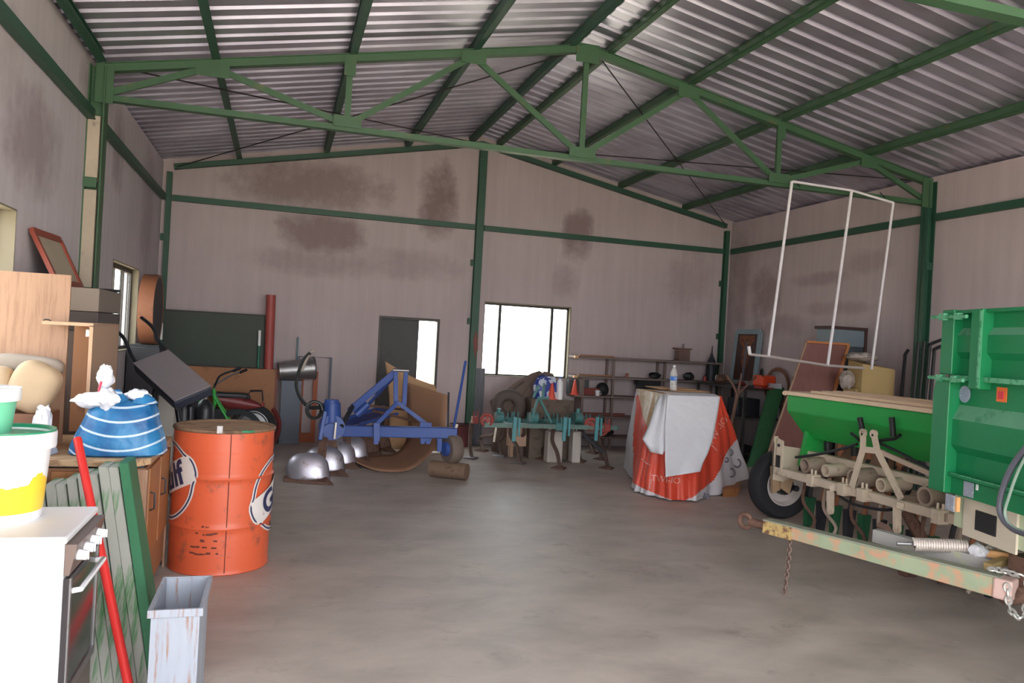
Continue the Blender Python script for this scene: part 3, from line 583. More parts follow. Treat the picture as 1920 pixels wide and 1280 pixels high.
for nm, off, z0 in (('left', -78, .62), ('right', 82, .52)):
    a0 = camang+math.radians(off); R_ = .262
    ringstrip(cylmap(a0, z0, 0, DR+.0065), R_, .034).build('emblem_outline', EW, dm, recalc=False)
    ringstrip(cylmap(a0, z0, 0, DR+.0085), R_, .012).build('emblem_ring', EB, dm, recalc=False)
    f1 = cylmap(a0, z0, math.radians(24), DR+.0135)
    band = MB().grid([[f1(-.283+.566*i/40*1.0, y*(1.0 if 2 < i < 38 else .9)) for i in range(41)] for y in (-.098, -.05, 0, .05, .098)]); band.build('emblem_band', EW, dm, recalc=False)
    band = MB(); f2 = cylmap(a0, z0, math.radians(24), DR+.0165); band.text('Gulf', .225, lambda x, y: f2(x*1.02, y-.005), offset=.007); band.build('emblem_lettering', EB, dm, recalc=False, smooth=False)
    band = MB(); rows = [[f2(s_*(.307+.008*math.cos(k)), .085*k/1.6) for s_ in (1,)] for k in (-1, 0, 1)]
MB().tube([(DC.x+(DR+.002)*math.cos(camang+.12), DC.y+(DR+.002)*math.sin(camang+.12), z) for z in (.02, .3, .6, .97)], .0035, 6).build('seam', mat('dark seam', (110, 52, 40), .6), dm)
sp_ = MB(); f3 = cylmap(camang-.25, .24, 0, DR+.004)     # black stencilled scribble near the foot
for k in range(26):
    x = rnd.uniform(-.12, .07); y = rnd.choice((-.09, -.045, 0, .045, .09))+rnd.uniform(-.006, .006); l = rnd.uniform(.012, .05)
    sp_.add([f3(x, y), f3(x+l, y), f3(x+l, y+.01), f3(x, y+.012)], [(0, 1, 2, 3)])
sp_.build('worn_stencil', mat('faded black stencil', (96, 46, 36), .7), dm, recalc=False, kind='stuff')
t_ = fl(412, 812, .985); MB().box((t_.x-.018, t_.y-.01, .985), (t_.x+.018, t_.y+.03, 1.035)).build('metal_bracket', STEEL, None, 'small grey metal bracket standing on the drum lid', cat='bracket')
t_ = fl(458, 812, .978); crumple('plastic_scrap', (t_.x, t_.y, .99), .06, .03, .01, 4, None, 'green plastic scrap lying on the drum lid', mat('green plastic', (60, 150, 110), .5), cat='scrap')
# ---- things on top of the cabinet
oc = thing('open_box_carcass', 'light wood cupboard shell with open front standing behind the blue bag', 'cupboard', (-1.2, 5.75, WT))
XS = -1.095
MB().box((XS-.018, 5.32, WT), (XS, 6.12, 1.67)).build('side_panel', mat('tan laminate side', (160, 124, 96), .5, c2=(176, 146, 120), amt=.15, scale=3), oc, bevel=.002)
MB().box((XS-.02, 5.315, WT), (XS, 5.32, 1.67)).box((XS-.28, 5.315, 1.665), (XS, 5.32, 1.685)).build('front_edging', mat('pale edging', (196, 156, 126), .5), oc)
MB().box((XS-.28, 5.32, 1.665), (XS, 6.12, 1.685)).build('top_panel', LWOOD, oc, bevel=.002)
MB().box((XS-.28, 6.1, WT), (XS-.02, 6.115, 1.66)).build('back_panel', HARDB, oc)
MB().box((XS-.045, 5.34, 1.60), (XS-.018, 5.42, 1.645)).build('hinge', WHITE, oc, bevel=.004)
pnl = MB().hexa([(XL+.03, 5.60, WT), (-1.30, 5.60, WT), (-1.30, 5.618, WT), (XL+.03, 5.618, WT)], [(XL+.03, 5.62, 1.985), (-1.30, 5.62, 1.985), (-1.30, 5.638, 1.985), (XL+.03, 5.638, 1.985)])
_tws = pnl.build('tall_wood_sheet', LWOOD, None, 'tall light wood panel standing behind the cushions at the left edge', cat='wood sheet')
t_ = ay(88, 602, 5.58); _hk = MB().tube(arc([t_+V((-.02, 0, -.01)), t_+V((-.01, -.02, .01)), t_+V((.02, -.02, .008)), t_+V((.035, 0, -.012))], 4), .004, 6).build('wire_hook', BLACK, _tws)
dk = thing('dark_cupboard', 'dark brown cupboard standing behind the light wood panel', 'cupboard', (-1.45, 6.5, 0))
DBR = mat('dark brown veneer', (92, 74, 66), .5, c2=(60, 44, 38), amt=.4, scale=2, stretch=(6, 6, .8))
MB().box((XL+.02, 6.16, .0), (-1.24, 6.95, 1.62)).build('lower_body', DBR, dk, bevel=.005)
MB().box((XL+.02, 6.16, 1.62), (-1.24, 6.95, 1.76)).build('drawer_front', mat('black brown veneer', (52, 38, 34), .5), dk, bevel=.005)
MB().box((XL+.02, 6.16, 1.762), (-1.24, 6.95, 1.93)).build('upper_body', mat('grey brown veneer', (110, 96, 86), .5, scale=3), dk, bevel=.006)
# picture frame leaning on the wall above
pf = thing('picture_frame', 'red wooden picture frame leaning against the left wall above the cupboard', 'picture frame', (-1.6, 6.4, 1.93))
TL, TR_, BR, BL = V((XL+.03, 6.26, 2.31)), V((XL+.03, 6.98, 2.32)), V((-1.53, 6.93, 1.96)), V((-1.53, 6.22, 1.96))
FR = mat('red brown frame', (142, 64, 48), .5, scale=8)
m = MB()
for a, b in ((TL, TR_), (TR_, BR), (BR, BL), (BL, TL)): m.bar(a, b, .05, .03, up=(1, 0, .4))
m.build('frame', FR, pf)
c_ = (TL+TR_+BR+BL)/4; s_ = .96; MB().hexa([c_+(p-c_)*s_+V((-.012, 0, -.004)) for p in (TL, TR_, BR, BL)], [c_+(p-c_)*s_ for p in (TL, TR_, BR, BL)]).build('backing_board', mat('faded canvas', (170, 156, 136), .8, scale=4), pf)
MB().tube([(-1.50, 6.98-.08, 1.945), (-1.24, 6.90, 1.945)], .012, 8).build('metal_rod', BLACK, None, 'short black rod lying on top of the dark cupboard', cat='rod')
# cushions and boxes at the left edge
m = MB().box((XL+.03, 5.2, WT), (-1.30, 5.52, 1.13)); m.build('wooden_box', mat('brown drawer wood', (140, 98, 76), .6, c2=(112, 76, 60), amt=.4, scale=3), None, 'brown wooden box under the beige cushions', cat='box', bevel=.004)
CUS = mat('beige cushion fabric', (190, 164, 134), .9, scale=5); CUG = mat('grey beige cushion fabric', (150, 138, 128), .9, scale=5)
def cushion(c, rx, ry, rz_, ry_, label, m_):
    rows = []; n = 40
    for i in range(17):
        ph = PI*(i+.02)/16.04; row = []
        for j in range(n):
            t = 2*PI*j/n; cx_, sx_ = math.cos(t), math.sin(t); e = .55; sp2 = math.sin(ph); cz = -math.cos(ph)
            p = V((math.copysign(abs(sp2)**e*abs(cx_)**e, cx_)*rx, math.copysign(abs(sp2)**e*abs(sx_)**e, sx_)*ry, math.copysign(abs(cz)**.7, cz)*rz_))
            p += p*.05*noise.noise(p*6); p = Matrix.Rotation(ry_, 3, 'Y') @ p; row.append(V(c)+p)
        rows.append(row)
    o = MB().grid(rows, wrap=True); return o.build('cushion', m_, None, label, cat='cushion')
cushion((-1.395, 5.30, 1.285), .13, .11, .15, .45, 'plump beige cushion lying in the middle of the cushion pile', CUS)
cushion((-1.60, 5.30, 1.27), .10, .11, .135, .0, 'beige cushion cut off by the left edge of the picture', CUS)
cushion((-1.48, 5.50, 1.41), .20, .07, .055, .08, 'flat grey beige cushion on top of the pile', CUG)
m = MB().hexa([(-1.33, 5.02, WT), (-1.22, 5.0, WT), (-1.2, 5.14, WT), (-1.34, 5.16, WT)], [(-1.42, 5.02, 1.035), (-1.28, 5.0, 1.03), (-1.25, 5.14, 1.04), (-1.42, 5.16, 1.045)]); m.build('plastic_container', mat('pale blue grey plastic', (170, 178, 198), .4), None, 'pale blue grey plastic container on the worktop behind the big bucket', cat='container', bevel=.012)
t_ = ay(62, 775, 4.9); crumple('plastic_bag', (t_.x, 5.08, WT+.14), .05, .05, .14, 21, None, 'crumpled white plastic bag behind the small tub', cat='bag')
# ================================================================== BACK LEFT
BLUE = mat('blue implement paint', (50, 80, 152), .45, c2=(96, 92, 104), amt=.28, scale=7)
SILV = mat('polished mouldboard steel', (196, 192, 204), .4, metal=.75, c2=(140, 122, 114), amt=.36, scale=5)
hoop = thing('round_drum', 'round orange brown drum with a dark face beside the far left window', 'drum', (-1.52, 10.45, 1.43))
MB().lathe([(.43, 0), (.43, .17), (.405, .17), (.405, 0), (.43, 0)], (-1.61, 10.45, 1.86), (1, 0, 0), 48).build('rim', mat('orange brown rim', (140, 88, 62), .6, c2=(104, 74, 62), amt=.3), hoop)
MB().lathe([(0, .165), (.405, .165), (.405, .12), (0, .12)], (-1.61, 10.45, 1.86), (1, 0, 0), 48).build('face', mat('dark face', (70, 66, 70), .7), hoop)
st = thing('black_cupboard', 'black narrow cupboard under the round drum in the left corner', 'cupboard', (-1.5, 10.45, 0))
MB().box((XL+.02, 10.15, 0), (-1.36, 10.8, 1.40)).build('body', mat('soot black', (48, 46, 50), .6), st, bevel=.006)
MB().box((-1.36, 10.17, .05), (-1.345, 10.78, 1.37)).build('door', mat('charcoal door', (58, 56, 60), .5), st, bevel=.004)
MB().box((XL+.04, 10.2, 1.40), (-1.38, 10.7, 1.43)).build('top_board', BLACK, st)
# chipboard cabinet with green board standing on top
g0 = ay(350, 690, 12.05); g1 = ay(522, 690, 12.05)
cc = thing('chipboard_cupboard', 'low brown chipboard cupboard against the back wall below the dark green board', 'cupboard', ((g0.x+g1.x)/2, 12.2, 0))
MB().box((XL+.05, 12.06, 0), (g1.x-.0, 12.235, 1.10)).build('body', HARDB, cc, bevel=.004)
MB().box((g1.x-.035, 12.045, 0), (g1.x, 12.06, 1.10)).build('edge_strip', mat('red brown edging', (130, 76, 62), .6), cc)
MB().box((XL+.05, 12.05, .02), (g1.x-.04, 12.06, 1.08)).build('door', HARDB, cc)
a = ay(302, 582, 12.2); b = ay(503, 592, 12.2)
gb = thing('green_board', 'large dark green board standing on the brown cupboard', 'board', ((a.x+b.x)/2, 12.2, 1.11))
DG = mat('dark green board', (56, 66, 56), .6, scale=3)
MB().box((a.x, 12.19, 1.115), (b.x, 12.215, a.z)).build('board', DG, gb)
MB().box((a.x-.01, 12.18, a.z), (b.x+.01, 12.225, a.z+.025)).box((b.x-.02, 12.18, 1.11), (b.x+.01, 12.19, a.z)).build('frame', mat('dark frame', (44, 46, 44), .6), gb)
for u, v0, v1, nm in ((303, 608, 690, 'left'), (487, 622, 692, 'right')):
    p = ay(u, v0, 12.12); q = ay(u-3, v1, 12.12); q.z = max(q.z, 1.102)
    t = thing('green_pole', 'thin green pole with a painted white highlight at the %s side of the dark green board' % nm, 'pole', (q.x, 12.12, q.z))
    MB().tube([q, p], .018, 10).build('pole', mat('green pole paint', (30, 110, 84), .4), t); MB().tube([q.lerp(p, .62), p+(p-q)*.04], .021, 10).build('painted_highlight', WHITE, t)  # white upper end painted on as the pole's highlight
p = ay(511, 553, 12.12); MB().tube([(p.x+.0, 12.12, 1.10), (p.x-.02, 12.12, p.z)], .067, 20).build('red_tube', mat('faded red tube', (164, 74, 70), .5, c2=(186, 104, 92), amt=.3, scale=3), None, 'tall faded red tube standing on the brown cupboard by the back wall', cat='tube')
# grey panel, orange frame, blue tube frame
a = ay(528, 712, 12.1); b = ay(566, 712, 12.1)
MB().box((a.x, 12.05, 0), (b.x, 12.2, a.z)).build('grey_cupboard', mat('blue grey panel', (112, 118, 132), .6, scale=3), None, 'narrow blue grey metal cupboard under the galvanised tub', cat='cupboard', bevel=.006)
mt = thing('galvanised_tub', 'dented galvanised tub lying on the narrow grey cupboard', 'tub', ((a.x+b.x)/2, 12.0, a.z))
c_ = V((b.x-.05, 12.05, a.z+.17)); MB().lathe([(0, -.30), (.13, -.30), (.165, .22), (.175, .23), (.155, .22), (.12, -.28), (0, -.28)], c_, (1, .15, .12), 28).build('tub_body', STEEL, mt); MB().torus(c_+V((1, .15, .12)).normalized()*.22, (1, .15, .12), .167, .012, 36, 8).build('rim', STEEL, mt)
OR = mat('orange wooden frame', (172, 92, 60), .6, c2=(140, 78, 56), amt=.3)
a = ay(563, 695, 12.28); b = ay(597, 697, 12.28)
m = MB(); m.box((a.x, 12.26, 0), (a.x+.06, 12.3, a.z)).box((b.x-.07, 12.26, 0), (b.x, 12.3, a.z)).box((a.x, 12.255, a.z-.09), (b.x, 12.3, a.z)).box((a.x, 12.255, 0), (b.x, 12.3, .14)); m.build('timber_frame', OR, None, 'orange wooden frame standing against the back wall behind the plough hose', cat='frame')
a = ay(560, 668, 12.22); b = ay(621, 672, 12.22)
m = MB(); m.tube([(a.x, 12.22, .0), (a.x, 12.22, a.z), (b.x, 12.22, a.z), (b.x, 12.22, .0)], .018, 8); m.build('tube_frame', mat('blue grey tube', (106, 116, 132), .5), None, 'blue grey tubular frame leaning on the back wall near the plough', cat='frame')
a = ay(559, 632, 12.3); MB().bar((a.x, 12.24, .975), (a.x, 12.3, a.z), .045, .02).build('teal_batten', mat('teal batten', (70, 112, 122), .6), None, 'short teal batten on the back wall above the galvanised tub', cat='batten')
# ---- padded bench (dark) behind the bag
VIN = mat('dark navy vinyl', (44, 48, 62), .5); VGR = mat('dusty grey vinyl top', (138, 130, 134), .6, scale=5)
bn = thing('exercise_bench', 'dark padded bench tilted between the cupboard and the oil drum', 'bench', (-.9, 7.4, 0))
A = ay(283, 668, 7.7); B = ay(362, 738, 7.1); d_ = (B-A).normalized(); wv = V((-d_.y, d_.x, 0)).normalized(); wv = (wv if wv.y > 0 else -wv); wv = (wv+V((.25, 0, .55))); wv = (wv-d_*wv.dot(d_)).normalized()*.17; up = d_.cross(wv).normalized(); up = up if up.z > 0 else -up
def pad(a, b, w_, t0, t1): return MB().hexa([a-w_+up*t0, b-w_+up*t0, b+w_+up*t0, a+w_+up*t0], [a-w_+up*t1, b-w_+up*t1, b+w_+up*t1, a+w_+up*t1])
pad(A, B, wv, -.10, -.004).build('pad', VIN, bn, bevel=.02); pad(A, B, wv*.97, -.004, .006).build('pad_cover', VGR, bn, bevel=.004)
BF = mat('black bench tube', (34, 36, 42), .4)
for q in ([A.lerp(B, .1)-up*.11, V((A.x-.0, A.y, .0))], [A.lerp(B, .9)-up*.11, V((B.x, B.y, 0))], [A.lerp(B, .5)-up*.11, V((B.x+.05, B.y+.2, 0))]): MB().tube(q, .024, 10).build('leg', BF, bn)
for s_ in (-1, 1):
    p = A+wv*s_*.8-up*.05; MB().tube(arc([p+d_*.1, p-d_*.12+V((0, 0, .05)), p-d_*.25+V((-.02, 0, .16)), p-d_*.42+V((-.05, 0, .19))], 6), .016, 8).build('handle_bar', BF, bn)
MB().bar(A.lerp(B, .05)-up*.12, A.lerp(B, .98)-up*.12, .06, .05).build('spine_tube', BF, bn)
a = ay(312, 742, 8.1); MB().box((a.x-.07, 8.1, 0), (a.x+.075, 8.35, a.z)).build('white_box', mat('off white carton', (190, 184, 176), .7), None, 'off white carton standing under the dark padded bench', cat='box', bevel=.004)
for u, w_, l in ((345, .09, 'left of the bicycle'), (385, .10, 'just behind the drum lid bracket')):
    a = ay(u, 748, 9.0); t = thing('black_gas_bottle', 'black upright cylinder '+l, 'gas cylinder', (a.x, 9.0, 0))
    MB().lathe([(0, 0), (w_, 0), (w_, a.z-.12), (w_*.8, a.z-.05), (.03, a.z-.0), (0, a.z)], (a.x, 9.0, 0), n=24).build('body', BF, t); MB().cyl((a.x, 9.0, a.z-.01), (a.x, 9.0, a.z+.05), .022, n=12).build('valve', STEEL, t)
# ---- wheels helper
def wheel(name, c, axis, R, w_, parent, rimR=.62, mrim=None, mt_=None, spokes=0, label=None):
    axis = V(axis).normalized(); t = thing(name, None, None) if False else None
    k = R*.13
    ty = MB().lathe([(R*rimR, -w_*.42), (R*.78, -w_*.5), (R-k*.7, -w_*.48), (R-k*.15, -w_*.34), (R, 0), (R-k*.15, w_*.34), (R-k*.7, w_*.48), (R*.78, w_*.5), (R*rimR, w_*.42)], c, axis, 40).build('tyre', mt_ or RUBBER, parent)
    if spokes:
        a = axis.orthogonal().normalized(); b = axis.cross(a); m = MB().torus(c, axis, R*rimR, w_*.42, 40, 8); m.build('rim', mrim or STEEL, parent)
        m = MB()
        for i in range(spokes):
            th = 2*PI*i/spokes; p = V(c)+(a*math.cos(th)+b*math.sin(th))*R*rimR; m.tube([V(c)+axis*w_*.5*(1 if i % 2 else -1), p], .0015, 4)
        m.cyl(V(c)-axis*w_*1.2, V(c)+axis*w_*1.2, R*.07, n=12); m.build('hub_and_spokes', mrim or STEEL, parent)
    else:
        MB().lathe([(R*rimR+.004, -w_*.42), (R*rimR*.96, -w_*.44), (R*rimR*.9, -w_*.3), (R*rimR*.85, -w_*.1), (R*.36, -w_*.16), (R*.3, -w_*.2), (R*.3, 0), (R*.3, w_*.2), (R*.36, w_*.16), (R*rimR*.85, w_*.1), (R*rimR*.9, w_*.3), (R*rimR*.96, w_*.44), (R*rimR+.004, w_*.42)], c, axis, 40).build('rim', mrim or STEEL, parent)
        MB().cyl(V(c)-axis*w_*.45, V(c)+axis*w_*.45, R*.28, n=20).build('hub', DARKM, parent)
# bicycle
GB = mat('bright green bicycle paint', (46, 158, 62), .35)
bi = thing('bicycle', 'green bicycle with black handlebars behind the oil drum', 'bicycle', (-.3, 10.6, 0))
WR_ = .33; cw = ay(447, 798, 10.5); cw.z = WR_; wheel('front', cw, (0.25, 1, 0), WR_, .035, bi, .9, spokes=28)
hd = ay(403, 740, 10.5); ft_ = ay(440, 790, 10.48); lk = V((-.82, .57, 0)).normalized()
rw = cw+lk*.98; rw.z = WR_; wheel('rear', rw, (0.57, .82, 0), WR_, .035, bi, .9, spokes=28)
sd = V((.25, 1, 0)).normalized()*.05
for s_ in (-1, 1): MB().tube([hd+V((0, 0, -.02))+sd*s_*.6, cw+sd*s_], .014, 8).build('fork_blade', GB, bi)
bb = (cw+rw)/2+V((-.02, 0, -.04)); st_ = bb+V((-.12, .03, .5)); hb = hd-V((-.01, 0, .09))
for a, b, nm in ((hd+V((0, 0, .04)), st_+V((.02, 0, -.06)), 'top_tube'), (hb, bb, 'down_tube'), (bb, st_, 'seat_tube'), (bb, rw, 'chain_stay'), (st_+V((0, 0, -.08)), rw, 'seat_stay'), (hd+V((.01, 0, -.12)), hd+V((-.02, 0, .08)), 'head_tube')): MB().tube([a, b], .019 if 'stay' not in nm else .01, 8).build(nm, GB, bi)
MB().lathe([(0, 0), (.1, 0), (.1, .004), (0, .004)], bb+V((0, -.05, 0)), (.25, 1, 0), 24).build('chainring', STEEL, bi)
k1 = hd+V((-.02, 0, .08)); g1_ = ay(418, 716, 10.45)
MB().tube(arc([k1, k1+V((.02, 0, .05)), ay(412, 705, 10.4), ay(432, 696, 10.25), ay(448, 692, 10.1)], 6), .013, 8).build('handlebar', DARKM, bi)
MB().tube(arc([k1+V((0, .02, .05)), ay(418, 712, 10.6), ay(436, 702, 10.75), ay(456, 695, 10.9)], 6), .013, 8).build('handlebar', STEEL, bi)
MB().tube([ay(438, 695, 10.2), ay(450, 690, 10.08)], .02, 8).build('grip', BLACK, bi); MB().tube([ay(450, 698, 10.84), ay(462, 693, 10.94)], .02, 8).build('grip', BLACK, bi)
crumple('saddle', st_+V((0, 0, .09)), .13, .07, .035, 2, bi, None, VIN)
MB().tube([st_, st_+V((0, 0, .07))], .013, 8).build('seat_post', STEEL, bi)
# moped
RED = mat('dull red paint', (132, 52, 54), .4, c2=(96, 48, 48), amt=.3)
mo = thing('moped', 'dull red moped with black seat parked behind the bicycle', 'moped', (-.3, 11.6, 0))
mw = ay(474, 800, 11.6); mw.z = .31; wheel('rear', mw, (0.1, 1, 0), .31, .09, mo, .7)
fw_ = mw+V((-1.12, .02, 0)); wheel('front', fw_, (0.1, 1, 0), .31, .08, mo, .7)
c_ = ay(462, 758, 11.6); m = MB(); rows = []
for i in range(15):
    t = i/14; x = c_.x-.42+.62*t; zt = c_.z+.07-.09*t; hh_ = .085*math.sin(PI*min(1, .25+t*.75))**.6+.02; row = []
    for k in range(16):
        a = 2*PI*k/16; row.append((x, 11.6+math.cos(a)*.10*(1-.35*t), zt+math.sin(a)*hh_))
    rows.append(row)
m.grid(rows, wrap=True); m.f += [tuple(range(16)), tuple(range(14*16, 15*16))]; m.mi += [0, 0]; m.build('tail_fairing', RED, mo)
MB().torus(mw, (0, 1, 0), .36, .03, 24, 8, a0=0, a1=PI, sc=2.0).build('rear_mudguard', RED, mo)
MB().hexa([c_+V((-.50, -.11, .10)), c_+V((.06, -.11, .09)), c_+V((.06, .11, .09)), c_+V((-.50, .11, .10))], [c_+V((-.46, -.1, .17)), c_+V((.02, -.09, .16)), c_+V((.02, .09, .16)), c_+V((-.46, .1, .17))]).build('seat', BF, mo, bevel=.02)
m = MB().tube([c_+V((-.02, -.11, .06)), c_+V((.04, -.11, .19)), c_+V((.20, -.09, .20)), c_+V((.22, -.08, .06))], .009, 6).tube([c_+V((-.02, .11, .06)), c_+V((.04, .11, .19)), c_+V((.20, .09, .20)), c_+V((.22, .08, .06))], .009, 6)
for k in range(4): m.tube([c_+V((.05+.045*k, -.1, .2)), c_+V((.05+.045*k, .1, .2))], .006, 6)
m.build('luggage_rack', DARKM, mo); MB().box(c_+V((.2, -.04, -.02)), c_+V((.24, .04, .035))).build('tail_light', mat('red lamp lens', (150, 30, 34), .3), mo, bevel=.01)
MB().box(c_+V((-.75, -.09, -.35)), c_+V((-.3, .09, -.05))).build('engine_block', DARKM, mo, bevel=.03)
m = MB().tube([fw_, fw_+V((.1, 0, .55)), fw_+V((.14, 0, .75))], .02).tube([fw_+V((.14, -.3, .78)), fw_+V((.13, 0, .76)), fw_+V((.14, .3, .78))], .013); m.build('steering_column', DARKM, mo)
m = MB().tube([fw_+V((.1, 0, .5)), c_+V((-.62, 0, -.2)), c_+V((-.2, 0, .02))], .03); m.build('frame_tube', RED, mo)
# ================================================================== PLOUGH
pw = thing('mouldboard_plough', 'blue tractor plough with polished silver mouldboards', 'plough', (1.3, 9.9, 0))
F0 = ay(600, 806, 9.65); F1 = ay(858, 797, 9.3); F1.z = F0.z+.04
MB().bar(F0, F1, .13, .13).build('main_beam', BLUE, pw, bevel=.01)
R0 = F0+V((.06, .02, .04)); R1 = V((1.85, 12.0, F0.z+.06)); MB().bar(R0, R1, .11, .11).build('diagonal_beam', BLUE, pw, bevel=.008)
# mast
Tm = ay(750, 694, 9.75); Bm = ay(745, 757, 9.65)
for dx in (-.055, .075): MB().bar(Tm+V((dx, 0, 0)), V((Tm.x+dx*.8, Bm.y, Bm.z-.02)), .055, .03, up=(0, 1, 0)).build('mast_post', BLUE, pw, bevel=.004)
for u, v in ((698, 803), (806, 800)): MB().bar(Bm+V((.0, -.02, .02)), ay(u, v, 9.5), .05, .035, up=(0, 1, 0)).build('mast_brace', BLUE, pw, bevel=.004)
MB().bar(Tm+V((-.05, .02, -.02)), ay(655, 770, 9.9), .08, .05, up=(0, 1, 0)).build('top_link', BLUE, pw, bevel=.004)
MB().bar(Tm+V((-.03, .10, -.06)), ay(672, 778, 10.4), .03, .03).build('stay_rod', BLUE, pw)
MB().cyl(Tm+V((-.09, -.01, .0)), Tm+V((.11, -.01, .0)), .022, n=12).build('mast_pin', STEEL, pw)
for i, (u0, v0, u1, v1) in enumerate(((650, 783, 720, 762), (675, 795, 745, 775), (700, 770, 780, 790), (690, 760, 760, 768))):
    MB().bar(ay(u0, v0, 9.9), ay(u1, v1, 10.3), .04, .03).build('linkage_bar', RUST if i > 1 else BLUE, pw)
# turnover headstock
h0 = ay(622, 752, 9.6); h1 = ay(622, 800, 9.6)
MB().cyl(h0+V((0, 0, -.02)), h1, .105, .115, 24).cyl(h0+V((0, 0, .02)), h0+V((0, 0, -.03)), .085, n=24).build('headstock_cylinder', BLUE, pw)
MB().cyl(V((h1.x+.0, 9.5, h1.z+.0)), V((h1.x, 9.75, h1.z)), .15, .15, 28).cyl(V((h1.x-.02, 9.44, h1.z-.03)), V((h1.x-.02, 9.5, h1.z-.03)), .09, n=20).build('turnover_gear', BLUE, pw)
MB().bar(ay(610, 770, 9.5), ay(600, 825, 9.45), .05, .05).build('side_lug', BLUE, pw, bevel=.01); MB().bar(ay(630, 792, 9.38), ay(627, 822, 9.38), .03, .02).build('pale_lever', mat('bare pale metal', (190, 180, 168), .4, metal=.3), pw)
MB().cyl(ay(640, 800, 9.5), ay(662, 760, 9.9), .03, n=12).build('hydraulic_ram', DARKM, pw); MB().cyl(ay(668, 778, 9.9), ay(690, 757, 9.9), .05, n=16).build('link_sleeve', BLUE, pw)
# lower hitch blades
for u in (706, 803, 793): 
    a = ay(u, 792, 9.38); MB().prism([(-.04, 0), (.04, 0), (.05, -.2), (.03, -.26), (-.02, -.26)], (a.x, 9.36, a.z), (1, 0, 0), (0, 0, 1), (0, .02, 0)).build('hitch_blade', BLUE, pw, bevel=.004)
# mouldboards
foot = [(572, 893), (607, 872), (637, 858), (662, 842), (684, 832), (706, 824)]
for i, (u, v) in enumerate(foot):
    t = i/5; c = V((.50+.235*i, 9.15+.53*i, 0)); c = V(((.47, .68, .86, 1.07, 1.30, 1.52)[i], (9.12, 9.65, 10.15, 10.65, 11.15, 11.6)[i], 0))
    g = R0.lerp(R1, min(.97, max(.0, (c.y-9.55)/2.45)))
    leg = MB().bar(V((c.x+.06, c.y+.03, .14)), V((g.x-.0, g.y+.0, g.z)), .05, .10, up=(1, 0, 0)).build('plough_leg', RUST, pw)
    rows = []      # twisted shell: steep share at the right, curling forward at the left wing
    for a in range(13):
        s_ = a/12; row = []
        for b in range(13):
            q = b/12; ang = -.15+q*(1.25+.35*s_)
            hgt = .29*math.sqrt(max(.03, 1-abs((s_-.46)/.56)**3.2)); z = .025+hgt*math.sin(q*PI*.5)
            x = c.x+.17-.46*s_-.04*q; y = c.y-.02+.05*s_-.15*math.cos(q*PI*.5)*math.sqrt(max(.03, 1-abs((s_-.5)/.54)**2.6))
            row.append((x, y, z))
        rows.append(row)
    MB().grid(rows).build('mouldboard', SILV if i < 4 else RUST, pw, solid=.01)
    MB().hexa([(c.x+.20, c.y-.30, .005), (c.x-.34, c.y-.08, .005), (c.x-.34, c.y+.0, .01), (c.x+.14, c.y-.14, .01)], [(c.x+.19, c.y-.28, .022), (c.x-.33, c.y-.07, .04), (c.x-.33, c.y+.0, .06), (c.x+.13, c.y-.13, .07)]).build('share', RUST, pw)
# depth wheel on a log
wc = ay(843, 841, 9.3); MB().lathe([(.08, -.075), (.155, -.08), (.175, -.05), (.18, 0), (.175, .05), (.155, .08), (.08, .075)], wc+V((.03, 0, 0)), (1, .35, 0), 32).build('depth_wheel', mat('dusty rubber', (112, 98, 90), .8), pw)
MB().cyl(wc+V((-.08, -.03, 0)), wc+V((.06, 0, 0)), .085, n=20).build('wheel_hub', BLUE, pw)
MB().bar(ay(823, 800, 9.35), ay(824, 846, 9.35), .045, .06).build('wheel_arm', BLUE, pw); MB().bar(ay(857, 795, 9.3), ay(846, 825, 9.3), .03, .03).build('wheel_fork', mat('bare pale metal', (0, 0, 0)), pw)
MB().tube([ay(851, 800, 9.3), ay(862, 740, 9.45), ay(873, 677, 9.6)], .017, 8).build('adjusting_lever', BLUE, pw); MB().tube([ay(840, 800, 9.3), ay(841, 735, 9.3)], .012, 8).build('screw_spindle', DARKM, pw)
lz = wc.z-.18; LG = mat('split log', (122, 98, 82), .9, c2=(92, 72, 60), amt=.4, scale=8)
a = fl(812, 880, .12); a = V((1.98, 9.42, 0)); k = (wc.z-.18)
m = MB().tube([(wc.x-.19, wc.y+.12, k*.56), (wc.x+.2, wc.y-.14, k*.56)], [k*.56, k*.56], 14); m.build('log', LG, None, 'short brown log chocked under the plough wheel', cat='log')
# hose
HO = mat('black hose', (36, 38, 40), .45)
pts = arc([ay(582, 661, 9.6), ay(570, 674, 9.6), ay(560, 698, 9.6), ay(556, 722, 9.6), ay(563, 745, 9.6), ay(578, 762, 9.58), ay(594, 764, 9.55), ay(606, 762, 9.55), h0+V((-.05, 0, -.05))], 6)
MB().tube(pts, .022, 8).build('hydraulic_hose', HO, pw)
cc_ = ay(590, 768, 9.5); cp = [cc_+V((math.cos(t)*(.085+.012*math.sin(t*.37)), .004*t-.05, math.sin(t)*.10)) for t in [k*.35 for k in range(72)]]; MB().tube(cp, .016, 7).build('hose_coil', HO, pw)
MB().tube(arc([ay(590, 657, 9.6), ay(581, 662, 9.6), ay(572, 678, 9.6), ay(566, 695, 9.6)], 5), [.012]*1+[.02]*15, 8).build('hose_sleeve', mat('dusty pale sleeve', (168, 156, 148), .7), pw)
